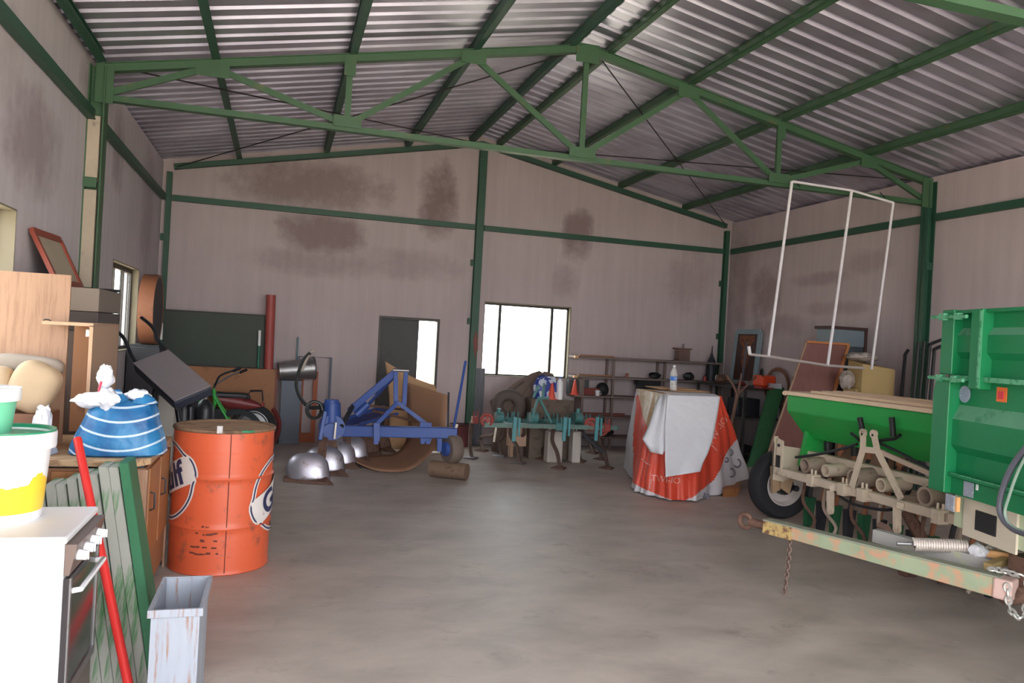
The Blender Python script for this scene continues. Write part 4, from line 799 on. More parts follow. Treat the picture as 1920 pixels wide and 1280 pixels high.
# ---- curled hardboard sheet
CURL = mat('tan hardboard sheet', (160, 120, 94), .75, c2=(140, 104, 82), amt=.35, scale=2)
ra = [(642, 846, 10.35), (668, 866, 10.0), (700, 880, 9.75), (733, 886, 9.66), (768, 880, 9.7), (800, 858, 9.85), (822, 830, 10.0), (833, 800, 10.1), (838, 770, 10.12), (843, 742, 10.15)]
rb = [(640, 838, 10.9), (662, 848, 10.95), (690, 853, 10.98), (715, 855, 11.0), (738, 850, 11.0), (755, 838, 11.0), (765, 815, 11.0), (766, 790, 11.0), (762, 760, 11.0), (757, 715, 11.0)]
def c3(p, o=0): q = ay(*p); q.z = max(q.z, .012); return q
A_ = arc([c3(p) for p in ra], 4); B_ = arc([c3(p) for p in rb], 4)
A_ = [V((p.x, p.y, max(.012, p.z))) for p in A_]; B_ = [V((p.x, p.y, max(.012, p.z))) for p in B_]
MB().grid([[a.lerp(b, k/6) for k in range(7)] for a, b in zip(A_, B_)]).build('hardboard_sheet', CURL, None, 'large curled tan hardboard sheet looping up behind the plough', cat='sheet', solid=.006)
q = [ay(722, 676, 11.3), ay(757, 697, 11.25), ay(815, 722, 11.2), ay(806, 770, 11.2), ay(750, 800, 11.2), ay(738, 745, 11.3)]
q = arc([ay(722, 677, 11.4), ay(770, 705, 11.3), ay(815, 722, 11.2)], 6); q2 = [V((a.x+.12+.16*k/len(q), a.y+.12, .02)) for k, a in enumerate(q)]
MB().grid([[a.lerp(b, k/8)+V((.05*math.sin(k/8*PI), 0, 0)) for k in range(9)] for a, b in zip(q, q2)]).build('cardboard_sheet', CARD, None, 'tall cardboard sheet with a pointed corner standing in front of the back door', cat='sheet', solid=.006)
# rag, zinc channel and red bucket by the middle post
p = ay(893, 640, 12.2); crumple('rag', (p.x, 12.26, p.z-.05), .045, .03, .28, 31, None, 'long red brown rag hanging beside the middle post', mat('red brown rag', (128, 82, 78), .9), cat='rag')
a = ay(890, 690, 12.2); b = ay(911, 690, 12.2); m = MB(); n = 7
rows = [[(a.x+(b.x-a.x)*i/12, 12.24+.018*(i % 2), z) for i in range(13)] for z in (0, a.z)]
m.grid(rows); m.build('zinc_sheet', mat('grey zinc', (140, 142, 148), .45, metal=.4), None, 'narrow ribbed zinc sheet standing beside the middle post', cat='sheet', solid=.004, smooth=False)
p = ay(864, 822, 12.0); t = thing('dark_red_bucket', 'dark red bucket on the floor left of the middle post', 'bucket', (p.x, 12.05, 0))
MB().lathe([(0, 0), (.13, 0), (.16, .34), (.17, .35), (.15, .34), (.12, .02), (0, .02)], (p.x, 12.05, 0), n=28).build('bucket_body', mat('dark red plastic', (104, 54, 58), .5), t); MB().torus((p.x, 12.05, .345), (0, 0, 1), .165, .008, 28, 6).build('rim', BLACK, t)
# ================================================================== CULTIVATOR
TEAL = mat('teal implement paint', (66, 122, 122), .5, c2=(96, 96, 88), amt=.42, scale=9); CR = mat('faded red casting', (158, 70, 64), .55, c2=(112, 72, 66), amt=.3, scale=9); BRN = mat('brown spring steel', (104, 84, 76), .6, metal=.3, c2=(80, 60, 52), amt=.4, scale=8)
cu_t = thing('spring_tine_cultivator', 'teal and red cultivator with many curved brown tines by the window', 'cultivator', (3.7, 10.3, 0))
y1, y2 = 10.15, 10.75; c0 = ay(908, 795, y1); c1 = ay(1158, 803, y1); zb = (c0.z+c1.z)/2
MB().bar((c0.x, y1, zb), (c1.x, y1, zb), .06, .06).build('front_bar', mat('pale teal tube', (98, 126, 120), .5, c2=(106, 94, 86), amt=.42), cu_t); MB().bar((c0.x+.1, y2, zb), (c1.x-.05, y2, zb), .06, .06).build('rear_bar', TEAL, cu_t)
for x in (c0.x+.35, (c0.x+c1.x)/2, c1.x-.4): MB().bar((x, y1, zb), (x, y2, zb), .05, .05).build('cross_tube', TEAL, cu_t)
feet = [(884, 860), (941, 856), (975, 869), (1020, 862), (1050, 879), (1088, 866), (1140, 879), (1112, 850), (965, 850), (905, 846), (1002, 846), (1035, 850), (1072, 852), (1128, 862)]
for i, (u, v) in enumerate(feet):
    p = fl(u, v); yb = y1 if p.y < 10.4 else y2; hx = min(max(p.x, c0.x+.02), c1.x-.02)
    t = MB().tube(arc([(hx, yb, zb+.02), (hx+(p.x-hx)*.2, yb+.16, zb-.05), (hx+(p.x-hx)*.5, yb+.2, zb*.6), (p.x, p.y+.14, .2), (p.x, p.y+.03, .06), (p.x, p.y-.04, .02)], 5), .028, 7).build('tine', BRN, cu_t)
    MB().hexa([(p.x-.13, p.y+.06, .003), (p.x, p.y-.12, .003), (p.x+.13, p.y+.06, .003), (p.x, p.y+.02, .003)], [(p.x-.11, p.y+.06, .018), (p.x, p.y-.09, .03), (p.x+.11, p.y+.06, .018), (p.x, p.y+.03, .05)]).build('sweep', STEEL if i in (0, 1, 2) else RUST, t)
    k = MB().box((hx-.045, yb-.05, zb-.05), (hx+.045, yb+.05, zb+.05)).cyl((hx-.03, yb-.03, zb+.04), (hx-.03, yb-.03, zb+.13), .013, n=8).cyl((hx+.03, yb-.03, zb+.04), (hx+.03, yb-.03, zb+.13), .013, n=8)
    k.build('clamp', CR if i in (0, 6, 7) else TEAL, cu_t, bevel=.006)
for u in (966, 1060, 1120): 
    a = ay(u, 790, y1-.06); MB().bar(a+V((0, 0, .06)), a+V((-.01, 0, -.27)), .05, .03, up=(0, 1, 0)).bar(a+V((.06, 0, .05)), a+V((.06, 0, -.2)), .03, .03, up=(0, 1, 0)).build('drop_leg', mat('bright teal', (84, 152, 158), .45), cu_t, bevel=.004)
for u, v in ((913, 787), (1108, 795), (1128, 805)):
    a = ay(u, v, y1); MB().torus(a, (.3, 1, 0), .075, .022, 20, 8).cyl(a+V((-.0, -.06, 0)), a+V((0, .06, 0)), .03, n=10).bar(a+V((-.08, 0, 0)), a+V((.08, 0, 0)), .02, .03).bar(a+V((0, 0, -.08)), a+V((0, 0, .08)), .02, .03).build('red_bracket', CR, cu_t)
for u in (935, 1083, 1000): 
    a = ay(u, 782, y1+.1); MB().cyl(a+V((-.05, 0, 0)), a+V((.06, 0, 0)), .07, n=14).cyl(a+V((.0, 0, 0)), a+V((.0, 0, .12)), .03, n=10).build('pivot_casting', TEAL, cu_t)
for (u0, v0, u1, v1) in ((1008, 748, 996, 790), (1012, 748, 1034, 792), (1008, 746, 1030, 746), (1000, 745, 1010, 722), (1018, 745, 1020, 718)): MB().bar(ay(u0, v0, y1+.05), ay(u1, v1, y1+.05), .03, .03).build('mast_bar', TEAL, cu_t)
MB().bar(ay(1092, 812, y1+.1), ay(1135, 850, y1-.1), .04, .04).build('draw_link', DARKM, cu_t); MB().bar(ay(930, 800, y1), ay(926, 828, y1), .03, .02).build('pale_lever', mat('bare pale metal', (0, 0, 0)), cu_t)
MB().box(ay(1128, 818, y1+.3)+V((-.02, 0, 0)), ay(1150, 818, y1+.3)+V((0, .2, -.5))*1.0).build('stand_plate', DARKM, cu_t) if False else None
# ---- covered machine behind
TARP = mat('dusty brown cover', (112, 96, 88), .9, c2=(92, 78, 72), amt=.3, scale=4)
def lump(name, c, prof, label, m, cat, seed=0, amp=.05, **k): return cloth_blob(c, prof, n=44, seed=seed, amp=amp, pw=2.4).build(name, m, None, label, cat=cat, **k)
p = ay(990, 740, 11.5)
lump('covered_machine', V((p.x, 11.45, 0)), [(0, .50, .3, 0), (.45, .52, .32, 0), (.75, .53, .32, 0), (.95, .44, .3, .05), (1.1, .30, .24, .14), (1.22, .16, .16, .20), (1.25, .05, .05, .20)], 'low machine under a dusty brown cover below the back window', TARP, 'covered machine', 4, .03)
p = ay(950, 760, 11.1); m = MB(); m.torus((p.x+.02, 11.05, p.z), (.4, 1, .1), .17, .085, 36, 12); m.build('old_tyre', mat('dusty tyre', (92, 82, 78), .85), None, 'dusty old tyre leaning on the brown covered machine', cat='tyre')
p = ay(1022, 722, 11.0)
sk = MB(); rows = [[(p.x+dx*(1+.06*math.sin(z*20)), 11.02+.05*math.sin(dx*14+z*9), p.z+z) for dx in [-.16+.04*i for i in range(9)]] for z in [-.11+.022*k for k in range(12)]]
def bag_mat():
    m = bpy.data.materials.new('blue and white feed bag'); m.use_nodes = True; N = m.node_tree.nodes; L = m.node_tree.links; b = N['Principled BSDF']; b.inputs['Roughness'].default_value = .4
    tc = N.new('ShaderNodeTexCoord'); n = N.new('ShaderNodeTexNoise'); n.inputs['Scale'].default_value = 8; n.inputs['Detail'].default_value = 2; L.new(tc.outputs['Object'], n.inputs['Vector'])
    r = N.new('ShaderNodeValToRGB'); r.color_ramp.interpolation = 'CONSTANT'; e = r.color_ramp.elements; e[0].position = 0; e[0].color = lin((36, 58, 140)); e[1].position = .5; e[1].color = lin((190, 196, 214)); L.new(n.outputs['Fac'], r.inputs[0]); L.new(r.outputs[0], b.inputs['Base Color']); return m
cloth_blob(V((p.x, 11.0, p.z-.20)), [(0, .17, .09, 0), (.03, .18, .1, 0), (.2, .17, .095, 0), (.31, .13, .06, 0), (.33, .05, .02, 0)], n=36, seed=9, amp=.03).build('printed_bag', bag_mat(), None, 'blue and white printed bag on top of the brown covered machine', cat='bag')
MB().box((p.x-.25, 10.85, 0), (p.x+.42, 11.12, p.z-.20)).build('wooden_crate', mat('dull brown crate', (104, 90, 80), .8, c2=(80, 66, 58), amt=.45, scale=5), None, 'dull brown crate holding up the blue bag and white bottle', cat='crate', bevel=.004)
def bottle(name, c, r, h, m, mcap, label, cat='bottle', **k):
    t = thing(name, label, cat, c, **k); MB().lathe([(0, 0), (r, 0), (r, h*.68), (r*.85, h*.78), (r*.35, h*.86), (r*.35, h*.93), (0, h*.93)], c, n=24).build('bottle_body', m, t); MB().cyl(V(c)+V((0, 0, h*.92)), V(c)+V((0, 0, h)), r*.42, n=14).build('cap', mcap, t); return t
p = ay(1048, 738, 10.95); bottle('white_bottle', V((p.x, 10.93, ay(1022, 722, 11.0).z-.20)), .05, .34, WHITE, mat('blue cap', (60, 80, 150), .4), 'white plastic bottle with a blue cap beside the blue printed bag')
CONE = mat('orange red cone', (222, 84, 62), .5)
def cone(c, r, h, label):
    t = thing('traffic_cone', label, 'traffic cone', c, 0, 'small orange cones'); MB().lathe([(0, 0), (r, 0), (r*.35, h*.86), (r*.22, h*.97), (0, h)], V(c)+V((0, 0, .012)), n=24).build('cone_body', CONE, t); MB().box(V(c)+V((-r*1.1, -r*1.1, 0)), V(c)+V((r*1.1, r*1.1, .014))).build('cone_base', CONE, t); MB().lathe([(r*.24, h*.9), (r*.2, h*.99), (0, h*1.01)], V(c)+V((0, 0, .014)), n=16).build('tip', WHITE, t)
p = ay(1034, 744, 10.9); cone((p.x, 10.9, ay(1022, 722, 11.0).z-.20), .06, .24, 'small orange cone in front of the white bottle')
JER = mat('milky white jerrycan', (196, 188, 180), .5)
for u0, u1, l in ((1022, 1050, 'left one of two under the cultivator'), (1068, 1084, 'right one of two under the cultivator')):
    a = ay(u0, 806, 10.66); b = ay(u1, 806, 10.66); t = thing('jerrycan', 'milky white plastic jerrycan, '+l, 'jerrycan', ((a.x+b.x)/2, 10.6, 0), 0, 'white jerrycans on the floor')
    MB().box((a.x, 10.5, 0), (b.x, 10.68, a.z)).build('can_body', JER, t, bevel=.02); MB().tube([(a.x+.03, 10.59, a.z-.01), (a.x+.035, 10.59, a.z+.03), (b.x-.055, 10.59, a.z+.03), (b.x-.05, 10.59, a.z-.01)], .012, 8).build('handle', JER, t); MB().cyl((b.x-.03, 10.59, a.z-.01), (b.x-.03, 10.59, a.z+.03), .018, n=12).build('cap', BLACK, t)
a = ay(948, 797, 11.2); b = ay(1012, 797, 11.2)
MB().box((a.x, 11.0, 0.16), (b.x, 11.12, a.z)).box((a.x+.03, 11.0, 0), (a.x+.08, 11.12, .16)).box((b.x-.08, 11.0, 0), (b.x-.03, 11.12, .16)).build('beige_box', mat('beige pink box', (186, 152, 130), .7), None, 'beige box on short legs under the left half of the cultivator', cat='box', bevel=.004)
# ================================================================== SHELVES on the back wall
SHM = mat('grey brown shelf board', (122, 106, 100), .75, c2=(104, 88, 82), amt=.3, scale=3)
sh = thing('shelving_unit', 'long five level shelving along the back wall right of the window', 'shelving', (6.0, 12.2, 0))
SX0, SX1 = 4.86, 7.5; SZ = [1.53, 1.20, .88, .54, .20]
for i, z in enumerate(SZ): MB().box((SX0-(.14 if i < 3 else 0), 12.0, z-.03), (SX1, YB-.005, z)).build('shelf', SHM, sh, bevel=.002)
for x in (5.42, 6.38, 7.46): MB().box((x-.02, 12.02, 0), (x+.02, 12.06, 1.5)).box((x-.02, YB-.05, 0), (x+.02, YB-.01, 1.5)).build('upright', SHM, sh)
MB().box((SX0, 12.02, 0), (SX0+.04, YB-.01, 1.17)).build('upright', SHM, sh)
for i in (0, 1): MB().box((SX0-.16, 11.995, SZ[i]-.035), (SX0-.1, 12.05, SZ[i]+.004)).build('shelf_end', mat('fresh cut wood end', (214, 170, 120), .7), sh)
def on(u, i, Y=12.12): 
    p = ay(u, 700, Y); return V((p.x, Y, SZ[i]))
for z_, l in ((1.533, 'top'), (1.203, 'second')):
    a = on(1072, 0); MB().box((SX0-.02, 12.15, z_), (SX0+.62, 12.21, z_+.02)).build('wood_strip', HARDB, None, 'thin brown strip lying on the %s shelf by the window' % l, cat='strip')
p = on(1079, 2, 12.06); cone(p, .055, .24, 'small orange cone standing on the third shelf beside the window')
p = on(1088, 2, 12.2); tb('green_case', 'dark grey green case behind the cone on the third shelf', 'case', p+V((-.2, .0, 0)), p+V((.17, .1, .24)), mat('grey green case', (76, 84, 84), .6))
p = on(1112, 2, 12.1); tb('red_toolbox', 'long low red box on the third shelf right of the cone', 'box', p+V((-.16, -.02, 0)), p+V((.16, .07, .12)), mat('brown red box', (128, 58, 52), .6))
p = on(1122, 2, 12.035); t = thing('white_mug', 'small white pot in front of the red box on the third shelf', 'pot', p); MB().lathe([(0, 0), (.035, 0), (.042, .09), (.037, .09), (.03, .01), (0, .01)], p, n=20).build('pot_body', WHITE, t); MB().torus(p+V((.05, 0, .045)), (0, 1, 0), .022, .006, 14, 6).build('handle', WHITE, t)
p = on(1131, 2, 12.15); t = thing('motorcycle_helmet', 'black helmet on the third shelf right of the white pot', 'helmet', p); MB().lathe([(.07, 0), (.105, .05), (.11, .11), (.09, .17), (.05, .21), (0, .22)], p, n=26).build('shell', BLACK, t); MB().box(p+V((-.1, -.115, .07)), p+V((.02, -.09, .12))).build('visor', DARKM, t, bevel=.01)
p = on(1230, 0, 12.12); q = on(1263, 0, 12.12)
bk = thing('wicker_basket', 'brown wicker basket standing on the top shelf', 'basket', on(1277, 0)); c_ = on(1277, 0, 12.15)
m = MB()
for k in range(7): m.box(c_+V((-.105, -.08, .012+k*.028)), c_+V((.105, .08, .03+k*.028)))
m.build('woven_side', mat('brown wicker', (118, 92, 82), .8, scale=20), bk); m = MB()
for k in range(9): m.box(c_+V((-.11+k*.026, -.088, 0)), c_+V((-.102+k*.026, -.08, .21)))
m.build('upright_canes', mat('brown wicker', (0, 0, 0)), bk); m = MB().box(c_+V((-.14, -.1, .2)), c_+V((.14, .1, .225))); m.build('rim', mat('brown wicker', (0, 0, 0)), bk)
MB().tube([c_+V((0, 0, .21)), c_+V((0, 0, .30))], .006).tube([c_+V((.02, 0, .21)), c_+V((.025, 0, .3))], .006).build('wire_stem', DARKM, bk)
for u, w_, h, l, r_, n_ in ((1228, .11, .09, 'black lump of machine parts on the second shelf behind the bottle', BLACK, 'machine_part'), (1291, .10, .11, 'dark motor housing on the second shelf right of the bottle', DARKM, 'motor_housing')):
    p = on(u, 1, 12.14); crumple(n_, (p.x, p.y, p.z+h*.62), w_, .08, h*.6, u, None, l, r_, cat='machine part')
p = on(1195, 2, 12.1); tb('black_tray', 'long black tray on the third shelf behind the cardboard', 'tray', p+V((-.0, -.07, .2)), p+V((.42, .1, .29)), BLACK)
p = on(1195, 2, 12.1); tb('black_case', 'black case carrying the long tray on the third shelf', 'case', p+V((.02, -.05, 0)), p+V((.40, .09, .199)), DARKM)
p = on(1176, 1, 12.12); t = bottle('small_brown_jar', p, .03, .09, mat('brown jar', (140, 84, 66), .4), WHITE, 'small brown jar on the second shelf left of the black machine parts', 'jar')
p = on(1333, 1, 12.12); t = thing('grease_gun', 'tall dark pointed tool standing at the right end of the second shelf', 'tool', p)
MB().lathe([(0, 0), (.09, 0), (.09, .25), (.065, .36), (.03, .44), (.012, .5), (.008, .62), (0, .62)], p, n=20).build('body', DARKM, t)
p = on(1322, 1, 12.05); bottle('red_can', p, .03, .1, mat('small red can', (160, 56, 54), .4), BLACK, 'small red can on the second shelf beside the tall dark tool', 'can')
p = on(1343, 1, 12.03); bottle('white_tube', p, .018, .12, WHITE, WHITE, 'tiny white tube bottle right of the red can on the second shelf', 'bottle')
p = on(1357, 1, 12.0); crumple('orange_pouch', (p.x, p.y, p.z+.058), .09, .06, .055, 77, None, 'orange pouch at the right end of the second shelf', mat('orange pouch', (206, 132, 56), .6), cat='pouch')
for u, l, w_ in ((1130, 'fourth shelf under the helmet', .35),): p = on(u, 3, 12.12); tb('brown_plank', 'brown plank lying along the '+l, 'plank', p+V((-.42, -.07, 0)), p+V((.42, .0, .05)), mat('dull red brown wood', (122, 72, 62), .7))
p = on(1150, 4, 12.1); crumple('black_bag', (p.x-.1, 12.03, SZ[4]+.07), .13, .05, .068, 41, None, 'black bag on the lowest shelf behind the red brackets', BLACK, cat='bag')
# ================================================================== COVERED TABLE
ORC = mat('red orange printed plastic', (214, 74, 52), .38, c2=(176, 56, 44), amt=.3, scale=6)
WTC = mat('grey white woven plastic', (196, 194, 200), .45, scale=10, var=.1); BEI = mat('beige tape and card', (190, 160, 124), .5, c2=(214, 208, 190), amt=.45, scale=9)
tp = thing('covered_crate', 'tall crate draped in a red and white printed plastic sack', 'covered crate', (4.9, 8.7, 0))
zt = 1.19
TLn, TRn = ay(1250, 739, 8.3), ay(1352, 743, 8.3); TLn.z = TRn.z = zt
TLf = V((ay(1194, 724, 9.15).x, 9.15, zt)); TRf = V((TRn.x+.12, 9.15, zt))
bot = [(1172, 878), (1190, 915), (1206, 925), (1250, 935), (1300, 938), (1345, 926), (1402, 898)]
bp_ = [fl(u, v, .015) for u, v in bot[:6]]+[fl(1402, 896, .14)]
P_top = [TLf, TLf.lerp(TLn, .5), TLf.lerp(TLn, .8), TLn, TLn.lerp(TRn, .5), TRn.lerp(TLn, .08), TRn]
tops = []; bots = []
n = 30
for i in range(6):
    for k in range(n):
        t = k/n; tops.append(P_top[i].lerp(P_top[i+1], t))
    
bots = arc(bp_, n)[:-1]
tops.append(P_top[-1]); bots.append(bp_[-1])
# back half
bk_t = [TRn.lerp(TRf, t) for t in [k/12 for k in range(1, 13)]]+[TRf.lerp(TLf, t) for t in [k/20 for k in range(1, 20)]]
bk_b = [bp_[-1].lerp(V((6.1, 9.55, .02)), t) for t in [k/12 for k in range(1, 13)]]+[V((6.1, 9.55, .02)).lerp(bp_[0], t) for t in [k/20 for k in range(1, 20)]]
tops += bk_t; bots += bk_b
NR = 130; rows = []; nc = len(tops)
for r in range(NR+1):
    s_ = r/NR; row = []
    for i in range(nc):
        a, b = tops[i], bots[i]; p = a.lerp(b, s_)
        ctr = V((4.95, 8.75, p.z)); out = (p-ctr); out.z = 0; out.normalize()
        fold = (.028*math.sin(i*.207+1.1*s_)+.02*math.sin(i*.457+2.3)+.03*noise.noise(V((i*.04, s_*4, 1))))*s_**.8+.018*math.sin(PI*s_)
        row.append(p+out*fold)
    rows.append(row)
mb = MB(); mb.grid(rows, wrap=True)
# print zones given by outline of each colour on the cloth, found for every face centre
ZON = [(2, [(1180, 715), (1262, 735), (1250, 760), (1218, 812), (1210, 800), (1197, 770), (1192, 745)]), (0, [(1160, 690), (1199, 690), (1183, 810), (1150, 860), (1150, 960), (1195, 960), (1188, 870), (1192, 745)])]
def inside(p, poly):
    x, y = p; c = False; n_ = len(poly)
    for i in range(n_):
        x0, y0 = poly[i]; x1, y1 = poly[(i+1) % n_]
        if (y0 > y) != (y1 > y) and x < (x1-x0)*(y-y0)/(y1-y0)+x0: c = not c
    return c
redp = [(1198, 738), (1218, 812), (1240, 760), (1345, 735), (1356, 738), (1386, 816), (1362, 848), (1350, 880), (1338, 900), (1300, 931), (1275, 942), (1240, 930), (1205, 915), (1187, 905), (1188, 850), (1184, 800), (1190, 745)]
bei = [(1180, 712), (1265, 730), (1252, 745), (1235, 775), (1218, 815), (1205, 775), (1196, 735)]
yl = [(1178, 800), (1188, 770), (1189, 810), (1180, 830)]
for k, f_ in enumerate(mb.f):
    c_ = sum((mb.v[i] for i in f_), V())/len(f_)
    if c_.y > 9.2: mb.mi[k] = 1; continue
    q = px(c_); mb.mi[k] = 2 if inside(q, bei) or inside(q, yl) else (0 if inside(q, redp) else 1)
# finer mesh so that the printed edges are clean
cov = mb.build('printed_sack_cover', [ORC, WTC, BEI], tp, solid=.004)
MB().hexa([TLn+V((0, 0, -.004)), TRn+V((0, 0, -.004)), TRf+V((0, 0, -.004)), TLf+V((0, 0, -.004))], [TLn, TRn, TRf, TLf]).build('top_board', CARD, tp)
for i, (a, b, c, d) in enumerate(((.0, .55, .02, .62), (.3, .98, .30, .95), (.1, .8, .45, .98))):
    P = lambda s_, t: TLn.lerp(TRn, s_).lerp(TLf.lerp(TRf, s_), t)
    z0 = V((0, 0, .004+.014*i)); o_ = MB().hexa([P(a, c)+z0, P(b, c+.03)+z0, P(b-.02, d)+z0, P(a+.03, d)+z0], [P(a, c)+z0+V((0, 0, .011)), P(b, c+.03)+z0+V((0, 0, .011)), P(b-.02, d)+z0+V((0, 0, .011)), P(a+.03, d)+z0+V((0, 0, .011))])
    o_.build('cardboard_piece', CARD, None, ('lowest', 'middle', 'uppermost')[i]+' of the flattened cardboard pieces on top of the covered crate', cat='cardboard', group='cardboard on the covered crate', bevel=.002)
# white cloth over the front
def clothy(z): return 8.3-(zt-z)/zt*.47
cl = MB(); L0 = [(1252, 741), (1249, 770), (1247, 800), (1247, 830), (1247, 860), (1248, 880), (1248, 894)]; R0_ = [(1350, 744), (1346, 772), (1341, 800), (1336, 825), (1327, 850), (1318, 868), (1313, 884)]
def cp_(u, v, off):
    z = 1.0
    for _ in range(12): 
        Y = clothy(z)-off; z = ay(u, v, Y).z
    return ay(u, v, Y)
rows = []
for (a, b) in zip([V((*p, 0)) for p in L0], [V((*p, 0)) for p in R0_]):
    rows.append((a, b))
fine = []
for i in range(len(rows)-1):
    for k in range(5):
        t = k/5; a = rows[i][0].lerp(rows[i+1][0], t); b = rows[i][1].lerp(rows[i+1][1], t); fine.append((a, b))
fine.append(rows[-1]); G = []
for j, (a, b) in enumerate(fine):
    s_ = j/len(fine); row = []
    for i in range(25):
        t = i/24; p = a.lerp(b, t); row.append(cp_(p.x, p.y, .055+.03*s_+.02*s_*math.sin(t*7+s_*2)+.016*noise.noise(V((t*3, s_*4, 2)))))
    G.append(row)
CLT = mat('white plastic sheet', (222, 224, 232), .5, var=.05, scale=6, bump=.4, bscale=9)
lead = [[G[0][i]+V((0, .10+.12*k, .008+(.0 if k else 0)-G[0][i].z+zt+.006)) for i in range(25)] for k in (2, 1, 0)]
wc_ = thing('white_cloth', 'white plastic sheet hanging over the front of the covered crate', 'cloth', (4.75, 8.2, .3))
cl.grid(lead+G); cl.build('front_drape', CLT, wc_, solid=.003)
cl = MB(); L1 = [(1250, 742), (1240, 765), (1228, 800), (1216, 826), (1217, 828), (1231, 851)]; R1_ = [(1252, 741), (1250, 770), (1249, 800), (1248, 826), (1248, 840), (1243, 852)]
G = [[cp_(V((*a, 0)).lerp(V((*b, 0)), i/8).x, V((*a, 0)).lerp(V((*b, 0)), i/8).y, .035+.012*math.sin(i*1.3)) for i in range(9)] for a, b in zip(L1, R1_)]
for r_ in G:
    for i, p in enumerate(r_): p.y += (8-i)*.02
cl.grid(G).build('side_drape', CLT, wc_, solid=.003)
# lettering on the sack
def surf(u, v, off=.02):
    """point on the sack along the measured sight line"""
    d = ray(u, v).normalized(); best = None
    return d
from mathutils.bvhtree import BVHTree
bvh = BVHTree.FromPolygons(mb.v, mb.f)
def hit(u, v, off=.006):
    d = ray(u, v).normalized(); r = bvh.ray_cast(EYE, d)
    return r[0]-d*off if r[0] else EYE+d*8.9
PINK = mat('pale print', (228, 170, 160), .5)
for body, cx, cy, tx, ty, s_, ang in (('TWI-IO', 1346, 808, 0, 0, 18, -58), ('TWI-IO', 1248, 899, 0, 0, 17, 6)):
    ct, st2 = math.cos(math.radians(ang)), math.sin(math.radians(ang)); m = MB()
    m.text(body, s_, lambda x, y: hit(cx+x*ct+y*st2*1.0, cy+x*st2-y*ct), cuts=0); m.build('printed_lettering', PINK, tp, recalc=False, smooth=False)
for a in ([(1334, 834), (1342, 842), (1352, 856)], [(1222, 897), (1219, 912), (1217, 916)], [(1203, 860), (1212, 868), (1219, 872)]): 
    MB().tube([hit(u, v, .004) for u, v in a], .007, 6).build('printed_line', PINK, tp)
for (u, v, r) in ((1369, 848, .035), (1362, 862, .025), (1382, 868, .05), (1371, 886, .05), (1320, 928, .02), (1327, 930, .015)):
    c_ = hit(u, v, .008); MB().torus(c_, (.1, 1, -.2), r, .011, 20, 6).build('printed_mark', mat('grey print', (110, 110, 120), .6), tp)
a = fl(1358, 932); b = fl(1386, 928); pl_ = thing('wooden_pallet', 'orange brown wooden pallet under the covered crate', 'pallet', (5.1, 8.6, 0))
for k in range(3): MB().box((4.75, 8.42+k*.32, .0), (a.x+.26, 8.50+k*.32, .09)).build('bearer', PINE, pl_)
for k in range(5): MB().box((4.75+k*.14, 8.40, .09), (4.85+k*.14, 9.2, .105)).build('deck_board', PINE, pl_)
MB().hexa([fl(1355, 932), fl(1383, 930), fl(1388, 918), fl(1360, 918)], [p+V((0, 0, .1)) for p in (fl(1355, 932), fl(1383, 930), fl(1388, 918), fl(1360, 918))]).build('wood_block', PINE, None, 'orange brown wood block sticking out from under the right of the sack', cat='wood block')
# water bottle
PET = bpy.data.materials.new('clear bottle plastic'); PET.use_nodes = True; b_ = PET.node_tree.nodes['Principled BSDF']; b_.inputs['Base Color'].default_value = lin((226, 224, 222)); b_.inputs['Roughness'].default_value = .12; b_.inputs['Alpha'].default_value = .5
c_ = V((ay(1262, 733, 8.55).x, 8.55, zt+.033)); t = thing('water_bottle', 'clear plastic water bottle with a blue label on the covered crate', 'bottle', c_)
pr = [(0, 0), (.036, 0), (.042, .01)]+[(.042+.0015*math.sin(z*260), z) for z in [.02+.006*k for k in range(25)]]+[(.043, .18), (.042, .21), (.03, .25), (.014, .275), (.014, .29)]
MB().lathe(pr, c_, n=28).build('bottle_body', PET, t); MB().lathe([(.0435, .12), (.0445, .122), (.0445, .168), (.0435, .17)], c_, n=28).build('label_band', mat('blue label', (60, 120, 205), .4), t); MB().cyl(c_+V((0, 0, .284)), c_+V((0, 0, .305)), .017, n=16).build('cap', WHITE, t)
MB().torus(c_+V((.004, -.0445, .145)), (0, 1, 0), .012, .003, 16, 6).build('label_mark', WHITE, t)
# ================================================================== RIGHT CORNER
DKM = mat('dark grimy metal', (58, 54, 54), .6, c2=(74, 60, 54), amt=.3)
rk = thing('metal_workbench', 'dark metal workbench with lower shelves in the back right corner', 'workbench', (7.2, 11.3, 0))
bx0, bx1, by0, by1 = 6.95, 7.68, 10.5, 11.95
for z in (.18, .72, 1.19): MB().box((bx0, by0, z-.03), (bx1, by1, z)).build('shelf' if z < 1 else 'worktop', DKM, rk, bevel=.003)
for x in (bx0+.025, bx1-.025):
    for y in (by0+.025, by1-.025): MB().box((x-.02, y-.02, 0), (x+.02, y+.02, 1.16)).build('leg', DKM, rk)
MB().box((bx0+.1, 11.2, .18), (bx0+.36, 11.5, .62)).build('grey_box', mat('grey beige tin', (134, 124, 112), .6), None, 'grey beige tin box on the lower shelf of the dark workbench', cat='box', bevel=.006)
MB().box((bx0+.1, 10.8, .72), (bx0+.5, 11.12, 1.0)).build('dark_machine_box', DARKM, None, 'dark machine box on the middle shelf of the workbench', cat='box', bevel=.01)
wt = thing('spare_tyre', 'black spare tyre leaning against the front of the dark workbench', 'tyre', (6.8, 10.9, 0)); wheel('t', V((6.74, 10.85, .3)), (1, -.35, 0), .3, .14, wt, .6, DARKM)
wf = thing('framed_picture', 'pale blue grey framed picture leaning on the right wall above the workbench', 'picture frame', (7.5, 11.5, 1.19))
